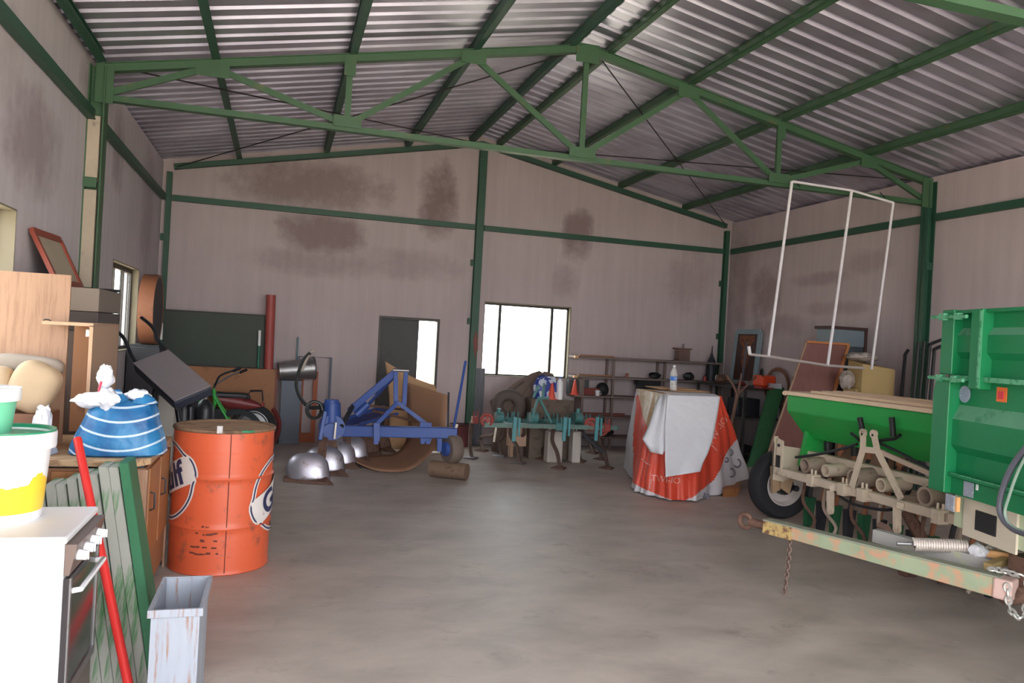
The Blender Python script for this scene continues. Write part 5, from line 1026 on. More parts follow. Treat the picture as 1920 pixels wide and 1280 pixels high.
q = [ax(1381, 622, 7.66), ax(1424, 624, 7.66)]; z_hi = q[0].z; yA, yB_ = q[0].y, q[1].y; lean = .08
FB = mat('pale blue grey frame', (138, 158, 166), .5, scale=5)
def pt(y, z): return V((7.68-lean*(z_hi-z)/(z_hi-1.2), y-.0, z))
ly = -.02 # the lower end sits slightly nearer the corner
TLf_, TRf_, BRf, BLf = pt(yA, z_hi), pt(yB_, z_hi), pt(yB_+ly, 1.21), pt(yA+ly, 1.21)
m = MB()
for a, b in ((TLf_, TRf_), (TRf_, BRf), (BRf, BLf), (BLf, TLf_)): m.bar(a, b, .1, .03, up=(1, 0, 0))
for i in range(len(m.v)): pass
m.build('frame', FB, wf)
cc_ = (TLf_+BRf)/2; f5 = lambda s_, t: BLf.lerp(BRf, s_).lerp(TLf_.lerp(TRf_, s_), t)+V((-.012, 0, 0))
MB().hexa([f5(.06, .04), f5(.94, .04), f5(.94, .96), f5(.06, .96)], [f5(.06, .04)+V((.01, 0, 0)), f5(.94, .04)+V((.01, 0, 0)), f5(.94, .96)+V((.01, 0, 0)), f5(.06, .96)+V((.01, 0, 0))]).build('dark_pane', mat('dark brown picture', (70, 50, 46), .3), wf)
MB().grid([[f5(.5+w_*s_, t)+V((-.004, 0, 0)) for s_ in (-1, -.3, .3, 1)] for w_, t in ((.1, .3), (.16, .5), (.16, .7), (.34, .84), (.3, .93))]).build('painted_figure', mat('orange brown figure', (140, 84, 52), .5, c2=(84, 60, 52), amt=.55, scale=12), wf, solid=.002, smooth=False)
MB().hexa([f5(.47, .08)+V((-.012, 0, 0)), f5(.56, .08)+V((-.012, 0, 0)), f5(.56, .8)+V((-.012, 0, 0)), f5(.47, .8)+V((-.012, 0, 0))], [f5(.47, .08)+V((-.006, 0, 0)), f5(.56, .08)+V((-.006, 0, 0)), f5(.56, .8)+V((-.006, 0, 0)), f5(.47, .8)+V((-.006, 0, 0))]).build('centre_bar', mat('grey bar', (98, 100, 112), .5), wf)
c_ = ax(1455, 722, 7.64); MB().torus((7.66, c_.y, c_.z-.04), (1, 0, 0), .30, .028, 48, 8, sc=.7).build('wooden_hoop', mat('brown hoop wood', (128, 88, 66), .7), None, 'thin brown hoop leaning on the right wall beside the tall door panel', cat='hoop')
p = ax(1436, 735, 7.25); t = thing('chainsaw', 'orange chainsaw on the dark workbench', 'chainsaw', (7.2, p.y, 1.19))
OC = mat('orange plastic housing', (220, 74, 38), .4)
MB().box((7.1, p.y-.1, 1.23), (7.36, p.y+.16, 1.40)).build('housing', OC, t, bevel=.03); MB().box((7.12, p.y-.08, 1.19), (7.34, p.y+.14, 1.23)).build('base', mat('dark red base', (140, 40, 44), .5), t, bevel=.01); MB().tube(arc([(7.12, p.y-.08, 1.38), (7.13, p.y-.06, 1.48), (7.2, p.y+.08, 1.49), (7.24, p.y+.14, 1.4)], 5), .013, 8).build('handle', BLACK, t)
MB().box((7.2, p.y-.45, 1.22), (7.215, p.y-.1, 1.29)).build('guide_bar', STEEL, t)
p = ax(1405, 728, 7.2); crumple('engine_part', (7.12, 11.45, 1.27), .1, .1, .08, 51, None, 'greasy engine part on the workbench under the framed picture', RUST, cat='engine part')
crumple('red_rag', (7.12, 10.85, 1.235), .07, .06, .042, 52, None, 'dark red rag on the workbench in front of the chainsaw', mat('dark red rag', (124, 40, 46), .9), cat='rag')
# forked branch
A0 = V((ay(1356, 815, 9.6).x+.05, 9.75, 0)); fk = ay(1383, 738, 9.9)
m = MB().tube(arc([A0, A0.lerp(fk, .5)+V((.02, 0, 0)), fk], 5), [.026]*11, 8); BRC = mat('brown bark', (122, 92, 80), .8, scale=12)
fb = thing('forked_branch', 'forked brown branch standing behind the right side of the covered crate', 'branch', A0); m.build('stem', BRC, fb)
for u, v in ((1361, 702), (1390, 700), (1418, 706)): MB().tube([fk-V((0, 0, .01)), fk.lerp(ay(u, v, 10.0), .5)+V((.01, 0, .01)), ay(u, v, 10.0)], [.02, .017, .012], 8).build('prong', BRC, fb)
# green plank leaning
a = ay(1462, 726, 10.3); b = fl(1436, 872)
MB().hexa([V((6.95, 10.28, 0)), V((7.15, 10.2, 0)), V((7.15, 10.25, 0)), V((6.95, 10.33, 0))], [V((a.x-.12, 10.36, a.z)), V((a.x+.07, 10.28, a.z)), V((a.x+.07, 10.33, a.z)), V((a.x-.12, 10.41, a.z))]).build('green_plank', mat('dull green plank', (44, 104, 62), .7), None, 'dull green plank leaning against the dark workbench', cat='plank')
# leaning door panel
DPM = mat('red brown plywood', (124, 80, 74), .6, c2=(106, 66, 62), amt=.35, scale=2, stretch=(6, 6, .8))
TL2, TR2 = ay(1512, 641, 8.62), ay(1590, 646, 8.5); BL2, BR2 = V((5.80, 8.42, 0)), V((6.42, 8.30, 0))
dp = thing('door_panel', 'tall red brown door panel leaning sideways behind the seed drill', 'door panel', (6.1, 8.4, 0))
nn = (TL2-BL2).cross(BR2-BL2).normalized()*.03; nn = nn if nn.y < 0 else -nn
MB().hexa([BL2, BR2, TR2, TL2], [p-nn for p in (BL2, BR2, TR2, TL2)]).build('panel', DPM, dp)
PG = mat('orange edging wood', (176, 112, 66), .6); 
MB().bar(TL2, TR2, .03, .06, up=nn).build('top_rail', PG, dp); MB().bar(TR2, BR2, .04, .05, up=nn).build('side_rail', PG, dp); MB().bar(TL2, BL2, .012, .034, up=nn).build('side_edge', mat('pale edge', (176, 146, 118), .6), dp)
# metal cabinet
a = ay(1560, 612, 8.78); b = ay(1642, 616, 8.78)
mc = thing('metal_cabinet', 'blue grey metal cabinet with brown top edge behind the leaning door panel', 'cabinet', ((a.x+b.x)/2, 8.95, 0))
x0, x1, zt2 = a.x, min(b.x, 7.66), a.z
zs = ay(1600, 650, 8.78).z
MB().box((x0, 8.78, 0), (x1, 9.1, zs)).build('lower_body', mat('dark teal grey steel', (66, 76, 82), .5), mc, bevel=.006); MB().box((x0+.005, 8.77, zs), (x1-.005, 9.09, zt2-.03)).build('upper_body', mat('blue grey steel', (112, 126, 136), .5), mc, bevel=.006)
MB().box((x0-.02, 8.75, zt2-.03), (x1+.01, 9.11, zt2+.01)).build('top_board', mat('dark brown trim', (66, 44, 42), .6), mc); MB().box((x1-.03, 8.755, .9), (x1+.01, 8.78, zt2-.03)).build('corner_trim', mat('dark brown trim', (0, 0, 0)), mc)
# cartons
YC = mat('straw yellow carton', (184, 158, 108), .7, scale=3)
a = ay(1622, 700, 8.0); b = ay(1678, 700, 8.0)
m = MB().hexa([(a.x, 8.05, .8), (b.x, 8.0, .8), (b.x+.05, 8.35, .8), (a.x, 8.35, .8)], [(a.x, 8.05, 1.67), (b.x, 8.0, 1.62), (b.x+.03, 8.3, 1.66), (a.x+.02, 8.33, 1.72)]); m.build('yellow_carton', YC, None, 'straw yellow carton standing behind the seed drill hopper', cat='carton')
MB().box((ay(1603, 700, 8.1).x-.04, 7.98, 0), (b.x+.06, 8.34, .795)).build('packing_crate', mat('dull crate wood', (120, 96, 76), .8), None, 'dull wooden crate carrying the yellow cartons', cat='crate', bevel=.005)
a2 = ay(1603, 700, 8.1); MB().box((a2.x, 8.08, .8), (a.x-.015, 8.3, 1.35)).build('small_carton', YC, None, 'small yellow carton left of the larger one behind the hopper', cat='carton', bevel=.004)
PLF = mat('dusty clear plastic film', (168, 158, 150), .4, bump=.6)
crumple('plastic_film', (a.x+.08, 8.17, 1.76), .22, .12, .055, 61, None, 'dusty crumpled plastic film on top of the yellow cartons', PLF, cat='film')
crumple('plastic_film', (a2.x-.03, 8.2, 1.46), .10, .08, .11, 64, None, 'dusty plastic film bunched on the small carton', PLF, cat='film')
# black bent rods
def rod(u, v0, v1, Y, hook, label):
    a = ay(u, v0, Y); x = min(a.x, 7.70); a.x = x; b = V((x-.1, Y-.03, 0)); pts = [b, a]
    if hook: pts = arc([b, b.lerp(a, .8), a-V((0, 0, .05)), a, a+V((hook, -.02, .07))], 5)
    MB().tube(pts, .02, 8).build('black_rod', BLACK, None, label, cat='rod', group='black bent rods')
rod(1697, 665, 0, 8.0, .03, 'single black bent rod standing left of the right column')
for k, (u, v) in enumerate(((1722, 642), (1733, 640), (1743, 646), (1752, 655))): rod(u, v, 0, 7.55-.04*k, .0 if k < 2 else .16, 'black rod, %s of the bundle by the right column' % ('leftmost', 'second from left', 'third from left', 'rightmost')[k])
# ---- white rod frame hung from the truss
wfx = thing('white_rod_frame', 'thin white metal rod frame hanging from the green truss on the right', 'rod frame', (6.2, 7.6, 1.7))
Yh = YT-.12; pts = [(1485, 340), (1597, 357), (1675, 380), (1441, 668), (1552, 685), (1634, 692), (1405, 660)]
Wq = [ay(u, v, Yh) for u, v in pts]; WR2 = mat('chipped white rod paint', (226, 222, 226), .45, c2=(150, 130, 124), amt=.18, scale=20)
for a, b, r in ((0, 3, .017), (1, 4, .017), (2, 5, .015)): MB().tube([Wq[a], Wq[b]], r, 8).build('hanging_rod', WR2, wfx)
MB().tube([Wq[0], Wq[1], Wq[2]], .015, 8).build('top_rail', WR2, wfx); e_ = ay(1620, 690, Yh)
MB().tube([ay(1404, 650, Yh), ay(1406, 664, Yh), Wq[3], Wq[4], e_], .016, 8).build('bottom_rail', mat('dusty rod', (180, 170, 168), .5), wfx); MB().tube([ay(1404, 649, Yh), ay(1406, 664, Yh)], .019, 8).build('hook_end', WR2, wfx)
for u in (1500, 1660): a = ay(u, 350 if u < 1600 else 372, Yh); MB().tube([(a.x, Yh, a.z), (a.x, YT-.03, ZB+.05)], .006, 6).build('hanger_wire', DARKM, wfx)
# ================================================================== SEED DRILL
CRM = mat('cream implement paint', (214, 198, 178), .55, c2=(168, 148, 130), amt=.32, scale=6); CRD = mat('dusty cream paint', (170, 152, 138), .6, c2=(136, 116, 104), amt=.35, scale=6)
DGR = mat('drill green paint', (36, 168, 76), .4, c2=(60, 140, 66), amt=.22, scale=3); LID = mat('beige hopper lid', (234, 208, 178), .5, scale=4)
sdl = thing('seed_drill', 'green and cream seed drill with a beige lid behind the trailer', 'seed drill', (5.2, 5.7, 0))
ya, yb = 4.42, 6.76; P = [(4.98, 1.325), (4.98, 1.165), (5.22, .90), (5.44, .90), (5.62, 1.16), (5.62, 1.325)]
MB().hexa([(x, ya, z) for x, z in P], [(x, yb, z) for x, z in P]).build('hopper', DGR, sdl, bevel=.01)
MB().box((4.95, ya-.02, 1.327), (5.3, yb+.03, 1.365)).build('lid', LID, sdl, bevel=.004); 
for k in range(4): MB().box((5.06+k*.13, ya-.02, 1.366+k*.002), (5.13+k*.13, yb-.25, 1.39+k*.004)).build('lid_rib', LID, sdl, bevel=.003)
MB().box((5.3, ya-.02, 1.327), (5.66, yb+.03, 1.352)).build('rear_lid', LID, sdl, bevel=.004)
MB().cyl((4.965, yb+.035, 1.34), (4.965, yb+.01, 1.34), .022, n=14).cyl((4.965, yb+.042, 1.34), (4.965, yb+.035, 1.34), .008, n=10).build('lid_hinge', LID, sdl)
MB().hexa([(5.1, yb-.12, .62), (5.3, yb-.12, .62), (5.3, yb-.06, .62), (5.1, yb-.06, .62)], [(5.16, yb-.12, .97), (5.45, yb-.12, .97), (5.45, yb-.06, .97), (5.16, yb-.06, .97)]).build('hopper_bracket', DGR, sdl)
MB().bar((4.89, 6.76, .56), (4.96, 4.3, .56), .07, .075).build('toolbar', CRM, sdl, bevel=.006)
u0 = ax(1515, 850, 5.25); u1 = ax(1690, 900, 5.25); MB().bar((5.2, 6.72, .74), (5.2, 4.3, .74), .07, .07).build('rear_bar', CRM, sdl, bevel=.006)
MB().bar((5.45, 6.72, .56), (5.45, 4.3, .56), .06, .06).build('back_bar', CRD, sdl)
m = MB().box((4.86, 6.76, .46), (4.90, 6.78, .90)); m.prism([(0, .02), (.12, 0), (.30, .06), (.32, .34), (.14, .36), (.0, .40)], (4.86, 6.765, .44), (1, 0, 0), (0, 0, 1), (0, .02, 0)); m.build('end_plate', CRM, sdl)
m = MB().prism([(0, 0), (.10, 0), (.10, .36), (0, .34)], (4.855, 6.62, .53), (0, 1, 0), (0, 0, 1), (.015, 0, 0)); m.build('corner_plate', CRM, sdl, bevel=.004); MB().box((4.848, 6.65, .60), (4.856, 6.71, .72)).build('slot', BLACK, sdl); MB().cyl((4.845, 6.68, .82), (4.87, 6.68, .82), .016, n=12).build('plate_bolt', BLACK, sdl)
for y in (6.5, 5.3, 4.7): MB().bar((4.9, y, .56), (5.45, y, .58), .06, .06).build('cross_member', CRD, sdl)
# wheel with bracket
wheel('w', V((5.17, 7.05, .362)), (0, 1, 0), .362, .19, sdl, .6, mat('dusty white rim', (196, 188, 184), .5, scale=5))
m = MB().prism([(-.09, .02), (.05, .04), (.09, -.14), (.03, -.36), (-.07, -.30)], (5.07, 6.80, .66), (1, 0, 0), (0, 0, 1), (0, .03, 0)); m.build('wheel_bracket', mat('tan casting', (176, 148, 118), .6), sdl, bevel=.006); MB().cyl((5.17, 6.78, .362), (5.17, 7.0, .362), .03, n=14).build('axle', DARKM, sdl)
MB().prism([(-.05, .02), (.05, .0), (.06, -.22), (-.02, -.26)], (4.96, 6.84, .56), (1, 0, 0), (0, 0, 1), (0, .05, 0)).build('wheel_arm', mat('tan casting', (0, 0, 0)), sdl, bevel=.006)
# mast
Mt = [ax(1618, 818, 4.86), ax(1638, 820, 4.86)]; Mb = [ax(1597, 912, 4.87), ax(1690, 935, 4.87)]
kn = [ax(1618, 842, 4.86), ax(1645, 845, 4.86)]
for i in (0, 1):
    s_ = MB().bar(Mt[i]+V((0, 0, .03)), kn[i], .022, .05, up=(0, 1, 0)).bar(kn[i], Mb[i], .022, .05, up=(0, 1, 0)).cyl(Mt[i]+V((-.012, 0, .03)), Mt[i]+V((.012, 0, .03)), .036, n=18).build('mast_strap', CRM, sdl)
    MB().cyl(Mt[i]+V((-.015, 0, .02)), Mt[i]+V((.015, 0, .02)), .011, n=12).build('pin_hole', BLACK, s_)
MB().bar(kn[0], kn[1]+V((0, 0, 0)), .02, .05).build('mast_tie', CRM, sdl); MB().bar(kn[1]+V((.02, 0, 0)), (5.2, kn[1].y-.55, .76), .05, .04).build('mast_back_stay', CRD, sdl)
for u, v0, v1 in ((1557, 920, 957), (1682, 950, 992)):
    a = ax(u, v0, 4.88); b = ax(u, v1, 4.86); MB().bar(a, b, .06, .03, up=(0, 1, 0)).cyl(b+V((-.012, 0, 0)), b+V((.012, 0, 0)), .035, n=16).bar(a+V((0, 0, .02)), (4.91, a.y-.05, .56), .05, .05).build('hitch_lug', CRM, sdl)
for u in (1525, 1583, 1620, 1762): 
    a = ax(u, 903+(u-1525)*.31, 4.90); a.z = .56; m = MB().bar(a+V((0, -.04, 0)), a+V((0, .04, 0)), .1, .11).cyl(a+V((0, .025, .05)), a+V((0, .025, .1)), .011, n=8).cyl(a+V((0, -.025, .05)), a+V((0, -.025, .1)), .011, n=8); m.build('bar_clamp', CRM, sdl, bevel=.004)
for i, y in enumerate((6.42, 6.12, 5.75, 5.42, 4.95, 4.6)):
    c = V((4.97, y, .665-.0*i)); L_ = .28; R_ = (.075, .06, .085, .06, .08, .07)[i]
    MB().lathe([(R_, 0), (R_, L_), (R_*.72, L_), (R_*.72, 0), (R_, 0)], c, (1, 0, .05), 24).build('spring_coil', CRM if i % 2 else CRD, sdl)
    MB().tube(arc([c+V((.1, .06, -.08)), (5.02, y+.05, .45), (4.98, y, .3), (5.08, y-.05, .14), (5.0, y-.06, .03)], 5), .016, 8).build('spring_tine', CRD if i % 2 else RUST, sdl)
TB = mat('orange brown seed tube', (150, 96, 66), .6); BT = mat('boot green', (28, 92, 58), .5)
for i in range(12):
    y = 6.55-.19*i; MB().cyl((5.33, y, .80), (5.33, y, .905), .035, n=14).build('seed_meter', TB if i % 2 else BLACK, sdl)
    MB().tube(arc([(5.33, y, .80), (5.28, y+.02, .62), (5.2, y+.03, .45), (5.17, y+.03, .30)], 4), .02, 8).build('seed_tube', TB if i % 3 else BLACK, sdl)
    MB().hexa([(5.13, y+.0, .012), (5.19, y, .012), (5.19, y+.05, .012), (5.13, y+.05, .012)], [(5.12, y-.01, .32), (5.22, y-.01, .32), (5.22, y+.06, .32), (5.12, y+.06, .32)]).build('coulter_boot', BT if i % 2 == 0 else DARKM, sdl)
for a, b in (((1612, 783), (1618, 812)), ((1672, 782), (1675, 818))): MB().cyl(ax(*a, 4.93), ax(*b, 4.93), .024, n=14).build('marker_cylinder', BLACK, sdl)
MB().tube(arc([ax(1648, 826, 4.94), ax(1662, 824, 4.94), ax(1678, 822, 4.94), ax(1688, 815, 4.94)], 4), .014, 8).build('lever', BLACK, sdl)
for pts_ in ([(1492, 857), (1530, 852), (1575, 842), (1607, 832)], [(1648, 830), (1690, 850), (1750, 882)], [(1575, 930), (1600, 945), (1650, 955), (1672, 955)], [(1596, 812), (1606, 820), (1612, 826)]):
    MB().tube(arc([ax(u, v, 4.93 if v < 900 else 4.98) for u, v in pts_], 5), .013, 8).build('hydraulic_line', DARKM, sdl)
MB().tube([(5.0, 5.15, .50), (5.0, 4.75, .05)], .05, 8).build('parking_leg', RUST, sdl)
# ================================================================== TRAILER
TG = mat('trailer green paint', (14, 122, 74), .42, c2=(46, 130, 88), amt=.12, scale=5, var=.1); TGL = mat('worn light green edge', (96, 168, 130), .5, c2=(30, 130, 84), amt=.5, scale=14)
Ac = V((4.10, 4.0, 0)); RZ = math.radians(-12.5)
trl = thing('farm_trailer', 'green steel farm trailer cut off by the right edge of the picture', 'trailer', Ac, RZ)
TM = Matrix.Translation(Ac) @ Matrix.Rotation(RZ, 4, 'Z')
def tmb(): return MB(TM)
nx_ = (TM.to_3x3() @ V((-1, 0, 0)))
def onf(u, v, off=0.):
    """world point where a sight line meets the trailer's long side, in trailer coordinates"""
    d = ray(u, v); P0 = Ac+nx_*off; t = (P0-EYE).dot(nx_)/d.dot(nx_); return TM.inverted() @ (EYE+d*t)
zT = onf(1772, 586).z; zB = onf(1760, 918).z; zM = onf(1775, 706).z
LB = -3.0
prof = [(.045, zT), (.045, zT-.10), (.012, zT-.145), (.012, zT-.25), (.045, zT-.29), (.045, zM+.01), (.05, zM-.0), (.05, zM-.17), (.006, zM-.26), (.006, zM-.42), (.05, zM-.47), (.05, zB+.12), (.02, zB+.10), (.02, zB)]
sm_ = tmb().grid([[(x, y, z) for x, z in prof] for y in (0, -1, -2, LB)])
for k in range(len(sm_.f)): sm_.mi[k] = 1 if k % (len(prof)-1) in (1, 7) else 0  # upward ledges get a lighter green, painting in the light they catch
sm_.build('side_sheet', [TG, mat('painted lit green ledge', (92, 152, 120), .7, c2=(60, 132, 96), amt=.4, scale=6)], trl, smooth=False, solid=.004)
m = tmb().box((.05, LB, zB), (1.85, -.03, zB+.05)); m.build('floor_bed', TG, trl)
for a, b, nm in (((.06, -.03, zB), (1.85, .0, zT), 'far_end_board'), ((.06, LB, zB), (1.85, LB+.03, zT), 'near_end_board'), ((1.82, LB+.03, zB), (1.86, -.03, zT), 'far_side_board')): tmb().box(a, b).build(nm, TG, trl)
tmb().box((-.02, -.12, zM+.015), (.05, .0, zT+.015)).build('corner_post', TG, trl, bevel=.006); 
m = tmb().prism([(0, 0), (-.16, 0), (-.16, zM-zB-.0), (-.03, zM-zB), (0, zM-zB-.09)], (-.03, .035, zB-.0), (0, 1, 0), (0, 0, 1), (.08, 0, 0)); m.build('lower_corner_post', TG, trl, bevel=.006)
y1_ = onf(1838, 640).y; tmb().box((-.03, y1_-.05, zM-.06), (.05, y1_+.05, zT+.01)).build('side_stake', TG, trl, bevel=.005); tmb().box((-.034, y1_-.045, zM-.05), (-.03, y1_-.03, zT)).build('stake_edge', TGL, trl)
for z, h in ((zT-.0, .022), (zM-.0, .03), (zB+.12, .022)): tmb().box((-.01, LB, z-h/2), (.055, -.12, z+h/2)).build('rail', TG if z != zM else TGL, trl, bevel=.003)
tmb().box((-.012, LB, zB+.128), (.0, -.16, zB+.134)).build('worn_edge', TGL, trl)
for z in (zT-.03, zM-.01):
    tmb().cyl((-.04, .07, z), (-.04, -.27, z-.004), .012, n=10).box((-.05, -.06, z-.022), (-.015, -.01, z+.022)).box((-.05, -.2, z-.02), (-.015, -.16, z+.02)).build('latch', TGL, trl)
def sticker(nm, u, v, w_, h, m_, rnd_=False, off=.006, xx=None):
    q = onf(u, v); x = xx if xx is not None else .05
    M = tmb()
    if rnd_: M.lathe([(0, 0), (w_/2, 0), (w_/2, .003), (0, .003)], (x-.004, q.y, q.z), (-1, 0, 0), 28)
    else: M.box((x-.004, q.y-w_/2, q.z-h/2), (x-.001, q.y+w_/2, q.z+h/2))
    M.build(nm, m_, trl, recalc=True)
sticker('round_sticker', 1797, 738, .105, .13, mat('grey white sticker', (150, 160, 180), .4, c2=(110, 122, 150), amt=.4, scale=20), True, xx=.047)
sticker('square_sticker', 1865, 739, .085, .085, mat('orange sticker', (226, 110, 50), .4), xx=.046); sticker('square_sticker', 1864, 740, .045, .045, mat('red sticker centre', (206, 50, 70), .4), xx=.043)
sticker('paper_sticker', 1812, 917, .09, .09, mat('grey paper sticker', (150, 156, 170), .6, c2=(196, 200, 210), amt=.4, scale=30), xx=.016)
sticker('paper_scrap', 1828, 913, .02, .035, WHITE, xx=.016)
# chassis and running gear
PGN = mat('pale green chassis paint', (188, 200, 168), .55, c2=(206, 176, 148), amt=.3, scale=4)
tmb().box((.10, LB, zB-.22), (.18, -.05, zB-.005)).build('chassis_rail', PGN, trl, bevel=.004); tmb().box((1.6, LB, zB-.22), (1.68, -.05, zB-.005)).build('chassis_rail', PGN, trl)
q0 = onf(1812, 940, -.1); q1 = onf(1870, 990, -.1)
tmb().box((.085, -.62, zB-.25), (.10, -.16, zB-.015)).build('chassis_plate', mat('cream chassis plate', (206, 196, 178), .6), trl); tmb().box((.078, -.46, zB-.19), (.086, -.28, zB-.07)).build('plate_opening', BLACK, trl)
wheel('w1', TM @ V((.42, -1.9, .40)), TM.to_3x3() @ V((1, 0, 0)), .40, .22, trl, .58, mat('dusty white rim', (0, 0, 0))); wheel('w2', TM @ V((1.45, -1.9, .40)), TM.to_3x3() @ V((1, 0, 0)), .40, .22, trl, .58, mat('dusty white rim', (0, 0, 0)))
tmb().bar((.3, -1.9, .40), (1.6, -1.9, .40), .09, .09).build('axle', RUST, trl); tmb().box((.3, -2.0, .44), (.5, -1.8, zB-.2)).build('spring_block', RUST, trl); tmb().box((1.35, -2.0, .44), (1.5, -1.8, zB-.2)).build('spring_block', RUST, trl)
PDB = mat('flaking multicolour drawbar paint', (154, 166, 138), .6, c2=(196, 150, 122), amt=.56, scale=6, var=.25); 
zD = .47; D0 = fl(1436, 986, zD); D1_ = fl(1878, 1100, .44)
_dx = (D1_-D0).cross(V((0, 0, 1))).normalized(); MB().hexa([D0+_dx*a_+V((0, 0, b_)) for a_, b_ in ((-.035, -.035), (.035, -.035), (.035, .045), (-.035, .045))], [D1_+_dx*a_+V((0, 0, b_)) for a_, b_ in ((-.05, -.06), (.05, -.06), (.05, .055), (-.05, .055))]).build('drawbar', PDB, trl, bevel=.006); MB().bar(D0+V((0, 0, .050)), D1_+V((0, 0, .06)), .09, .010).build('drawbar_flange', mat('dusty grey green flange', (140, 144, 128), .7, scale=6), trl)
dd = (D0-D1_).normalized(); e0 = D0+dd*.10; MB().torus(e0+dd*.07, dd.cross(V((0, 0, 1))), .048, .019, 28, 10).cyl(e0+dd*.03, D0-dd*.05, .032, n=14).build('towing_eye', RUST, trl)
MB().box(D0-dd*.03+V((-.055, -.055, -.055)), D0-dd*.16+V((.055, .055, .052))).build('coupling_block', mat('yellow brown patch', (196, 158, 70), .6, c2=(120, 80, 60), amt=.5, scale=12), trl, bevel=.01) if False else None
MB().bar(D0+dd*.0+V((0, 0, .004)), D0-dd*.22+V((0, 0, .002)), .084, .094).build('yellow_collar', mat('yellow brown patch', (186, 160, 104), .6, c2=(110, 76, 60), amt=.55, scale=12), trl)
MB().bar(D1_+dd*.03, D1_-dd*.07, .13, .12).build('end_cap', mat('pinkish end cap', (206, 174, 166), .6), trl, bevel=.012)
E0, E1 = fl(1640, 1003, .52), fl(1868, 1064, .50); MB().bar(E0, E1, .07, .09).build('second_beam', mat('grey second beam', (160, 158, 156), .5, c2=(168, 172, 140), amt=.4), trl, bevel=.005)
s0, s1 = fl(1712, 1020, .56), fl(1815, 1024, .58); ax_ = (s1-s0); n_ = 22; side = ax_.cross(V((0, 0, 1))).normalized(); upv = side.cross(ax_).normalized()
MB().tube([s0+ax_*(k/(n_*10))+(side*math.cos(2*PI*k/10)+upv*math.sin(2*PI*k/10))*.036 for k in range(n_*10+1)], .0085, 6).build('coil_spring', mat('pale spring steel', (206, 196, 190), .4, metal=.3), trl)
MB().tube([s0-ax_*.3+V((0, 0, .0)), s0, s1, s1+ax_*.08], .012, 8).build('spring_rod', STEEL, trl)
c_ = fl(1835, 1030, .58); crumple('rag', (c_.x, c_.y, .56), .055, .05, .055, 91, None, 'white plastic rag caught at the end of the coil spring', WPL, cat='rag')
t0, t1 = fl(1848, 1036, .56), fl(1935, 1050, .57); MB().bar(t0, t1, .05, .05).build('orange_rail', mat('light orange rail', (232, 178, 120), .5), trl, bevel=.006)
t0, t1 = fl(1852, 1062, .52), fl(1893, 1048, .55); MB().bar(t0, t1, .05, .04).build('short_strut', mat('yellow brown strut', (186, 160, 110), .6), trl)
t0, t1 = fl(1845, 1018, .60), fl(1905, 994, .66); MB().tube([t0, t1], .018, 10).build('lever_arm', mat('pinkish brown arm', (160, 132, 124), .6), trl)
c_ = fl(1897, 1112, .40); MB().cyl(c_+V((-.06, .0, 0)), c_+V((.16, -.03, .0)), .062, n=22).cyl(c_+V((-.075, .0, 0)), c_+V((-.06, 0, 0)), .03, n=16).build('rusty_roller', RUST, trl); MB().box(c_+V((.02, -.05, .0)), c_+V((.3, .05, .22))).build('roller_bracket', RUST, trl)
l0 = fl(1655, 985, .44); l1 = V((4.30, 4.30, .05)); l1 = fl(1702, 1070, .04); MB().bar(l0, l1, .05, .09, up=(0, 1, 0)).build('parking_stand', mat('rusty brown stand', (128, 102, 92), .7, scale=8), trl); MB().cyl(l1+V((-.05, 0, .01)), l1+V((.05, 0, .01)), .06, n=18).build('stand_roller', RUST, trl)
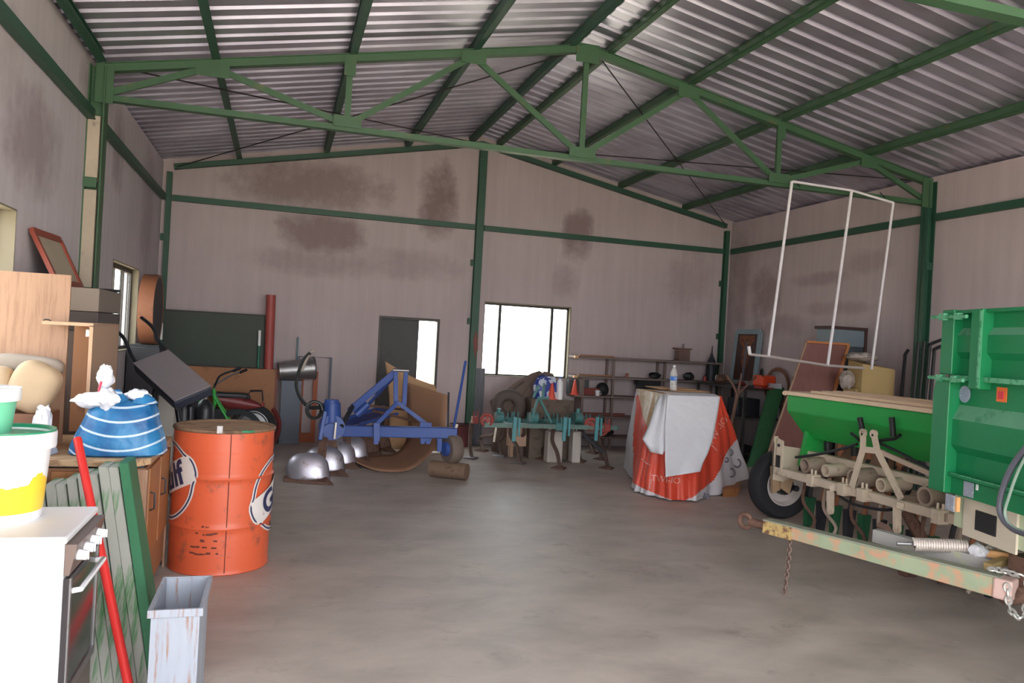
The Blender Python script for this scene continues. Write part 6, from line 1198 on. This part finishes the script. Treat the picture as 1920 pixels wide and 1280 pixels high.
def chain(pts, m_, nm='chain', r=.0085, L_=.042):
    pts = [V(p) for p in pts]; out = MB(); tot = []; acc = 0
    P_ = arc(pts, 12); seg = []; i = 0; pos = P_[0]; k = 0
    dist = 0; last = P_[0]; cen = []
    for p in P_[1:]:
        d = (p-last).length
        while dist+d >= L_*.72*len(cen)+1e-6:
            t = (L_*.72*len(cen)-dist)/d; cen.append((last.lerp(p, max(0, min(1, t))), (p-last).normalized()))
        dist += d; last = p
    for k, (c, t) in enumerate(cen):
        a = t.orthogonal().normalized(); b = t.cross(a)
        s_ = a if k % 2 else b; out.tube([c+t*math.cos(w)*L_*.5+s_*math.sin(w)*L_*.3 for w in [2*PI*q/10 for q in range(10)]], r, 5, closed=True)
    return out.build(nm, m_, trl)
CHR = mat('rusty chain', (120, 100, 92), .6, metal=.5); CHS = mat('pale steel chain', (190, 188, 184), .4, metal=.5)
a = fl(1474, 990, zD); chain([a+V((0, -.05, -.02)), a+V((-.005, -.055, -.22)), a+V((-.02, -.05, -.45))], CHR, 'hanging_chain')
a = ay(1852, 1098, 3.35); chain([D1_+V((-.04, -.07, .02)), D1_+V((-.02, -.08, -.10)), D1_+V((.05, -.09, -.15)), D1_+V((.11, -.07, -.08)), D1_+V((.12, -.06, .08)), D1_+V((.15, -.04, .18))], CHS, 'safety_chain', .0075, .05)
chain([D1_+V((-.02, .05, .09)), D1_+V((.04, .02, .085)), D1_+V((.10, -.04, .07))], CHS, 'safety_chain', .0075, .05)
chain([fl(1853, 1026, .60), fl(1885, 1022, .60), fl(1925, 1026, .60)], CHS, 'upper_chain', .008, .06)
for pts_, r_, m_ in (([(1925, 838), (1902, 868), (1884, 905), (1874, 945), (1880, 972), (1900, 992), (1925, 1002)], .016, mat('grey rubber hose', (84, 84, 96), .5)), ([(1925, 852), (1908, 885), (1892, 930), (1884, 962), (1896, 985), (1925, 998)], .008, mat('pale hose', (132, 152, 140), .5))):
    MB().tube(arc([TM @ (onf(u, v, .12)) for u, v in pts_], 8), r_, 8).build('hydraulic_hose', m_, trl)
q = onf(1783, 942, .0); w0 = TM @ q; MB(TM).box((q.x-.01, q.y-.04, q.z-.05), (q.x+.01, q.y+.04, q.z+.05)).build('reflector_plate', mat('grey paper sticker', (0, 0, 0)), trl); MB(TM).box((q.x-.002, q.y-.06, q.z-.045), (q.x+.02, q.y-.042, q.z+.045)).build('orange_bracket', mat('light orange rail', (0, 0, 0)), trl)
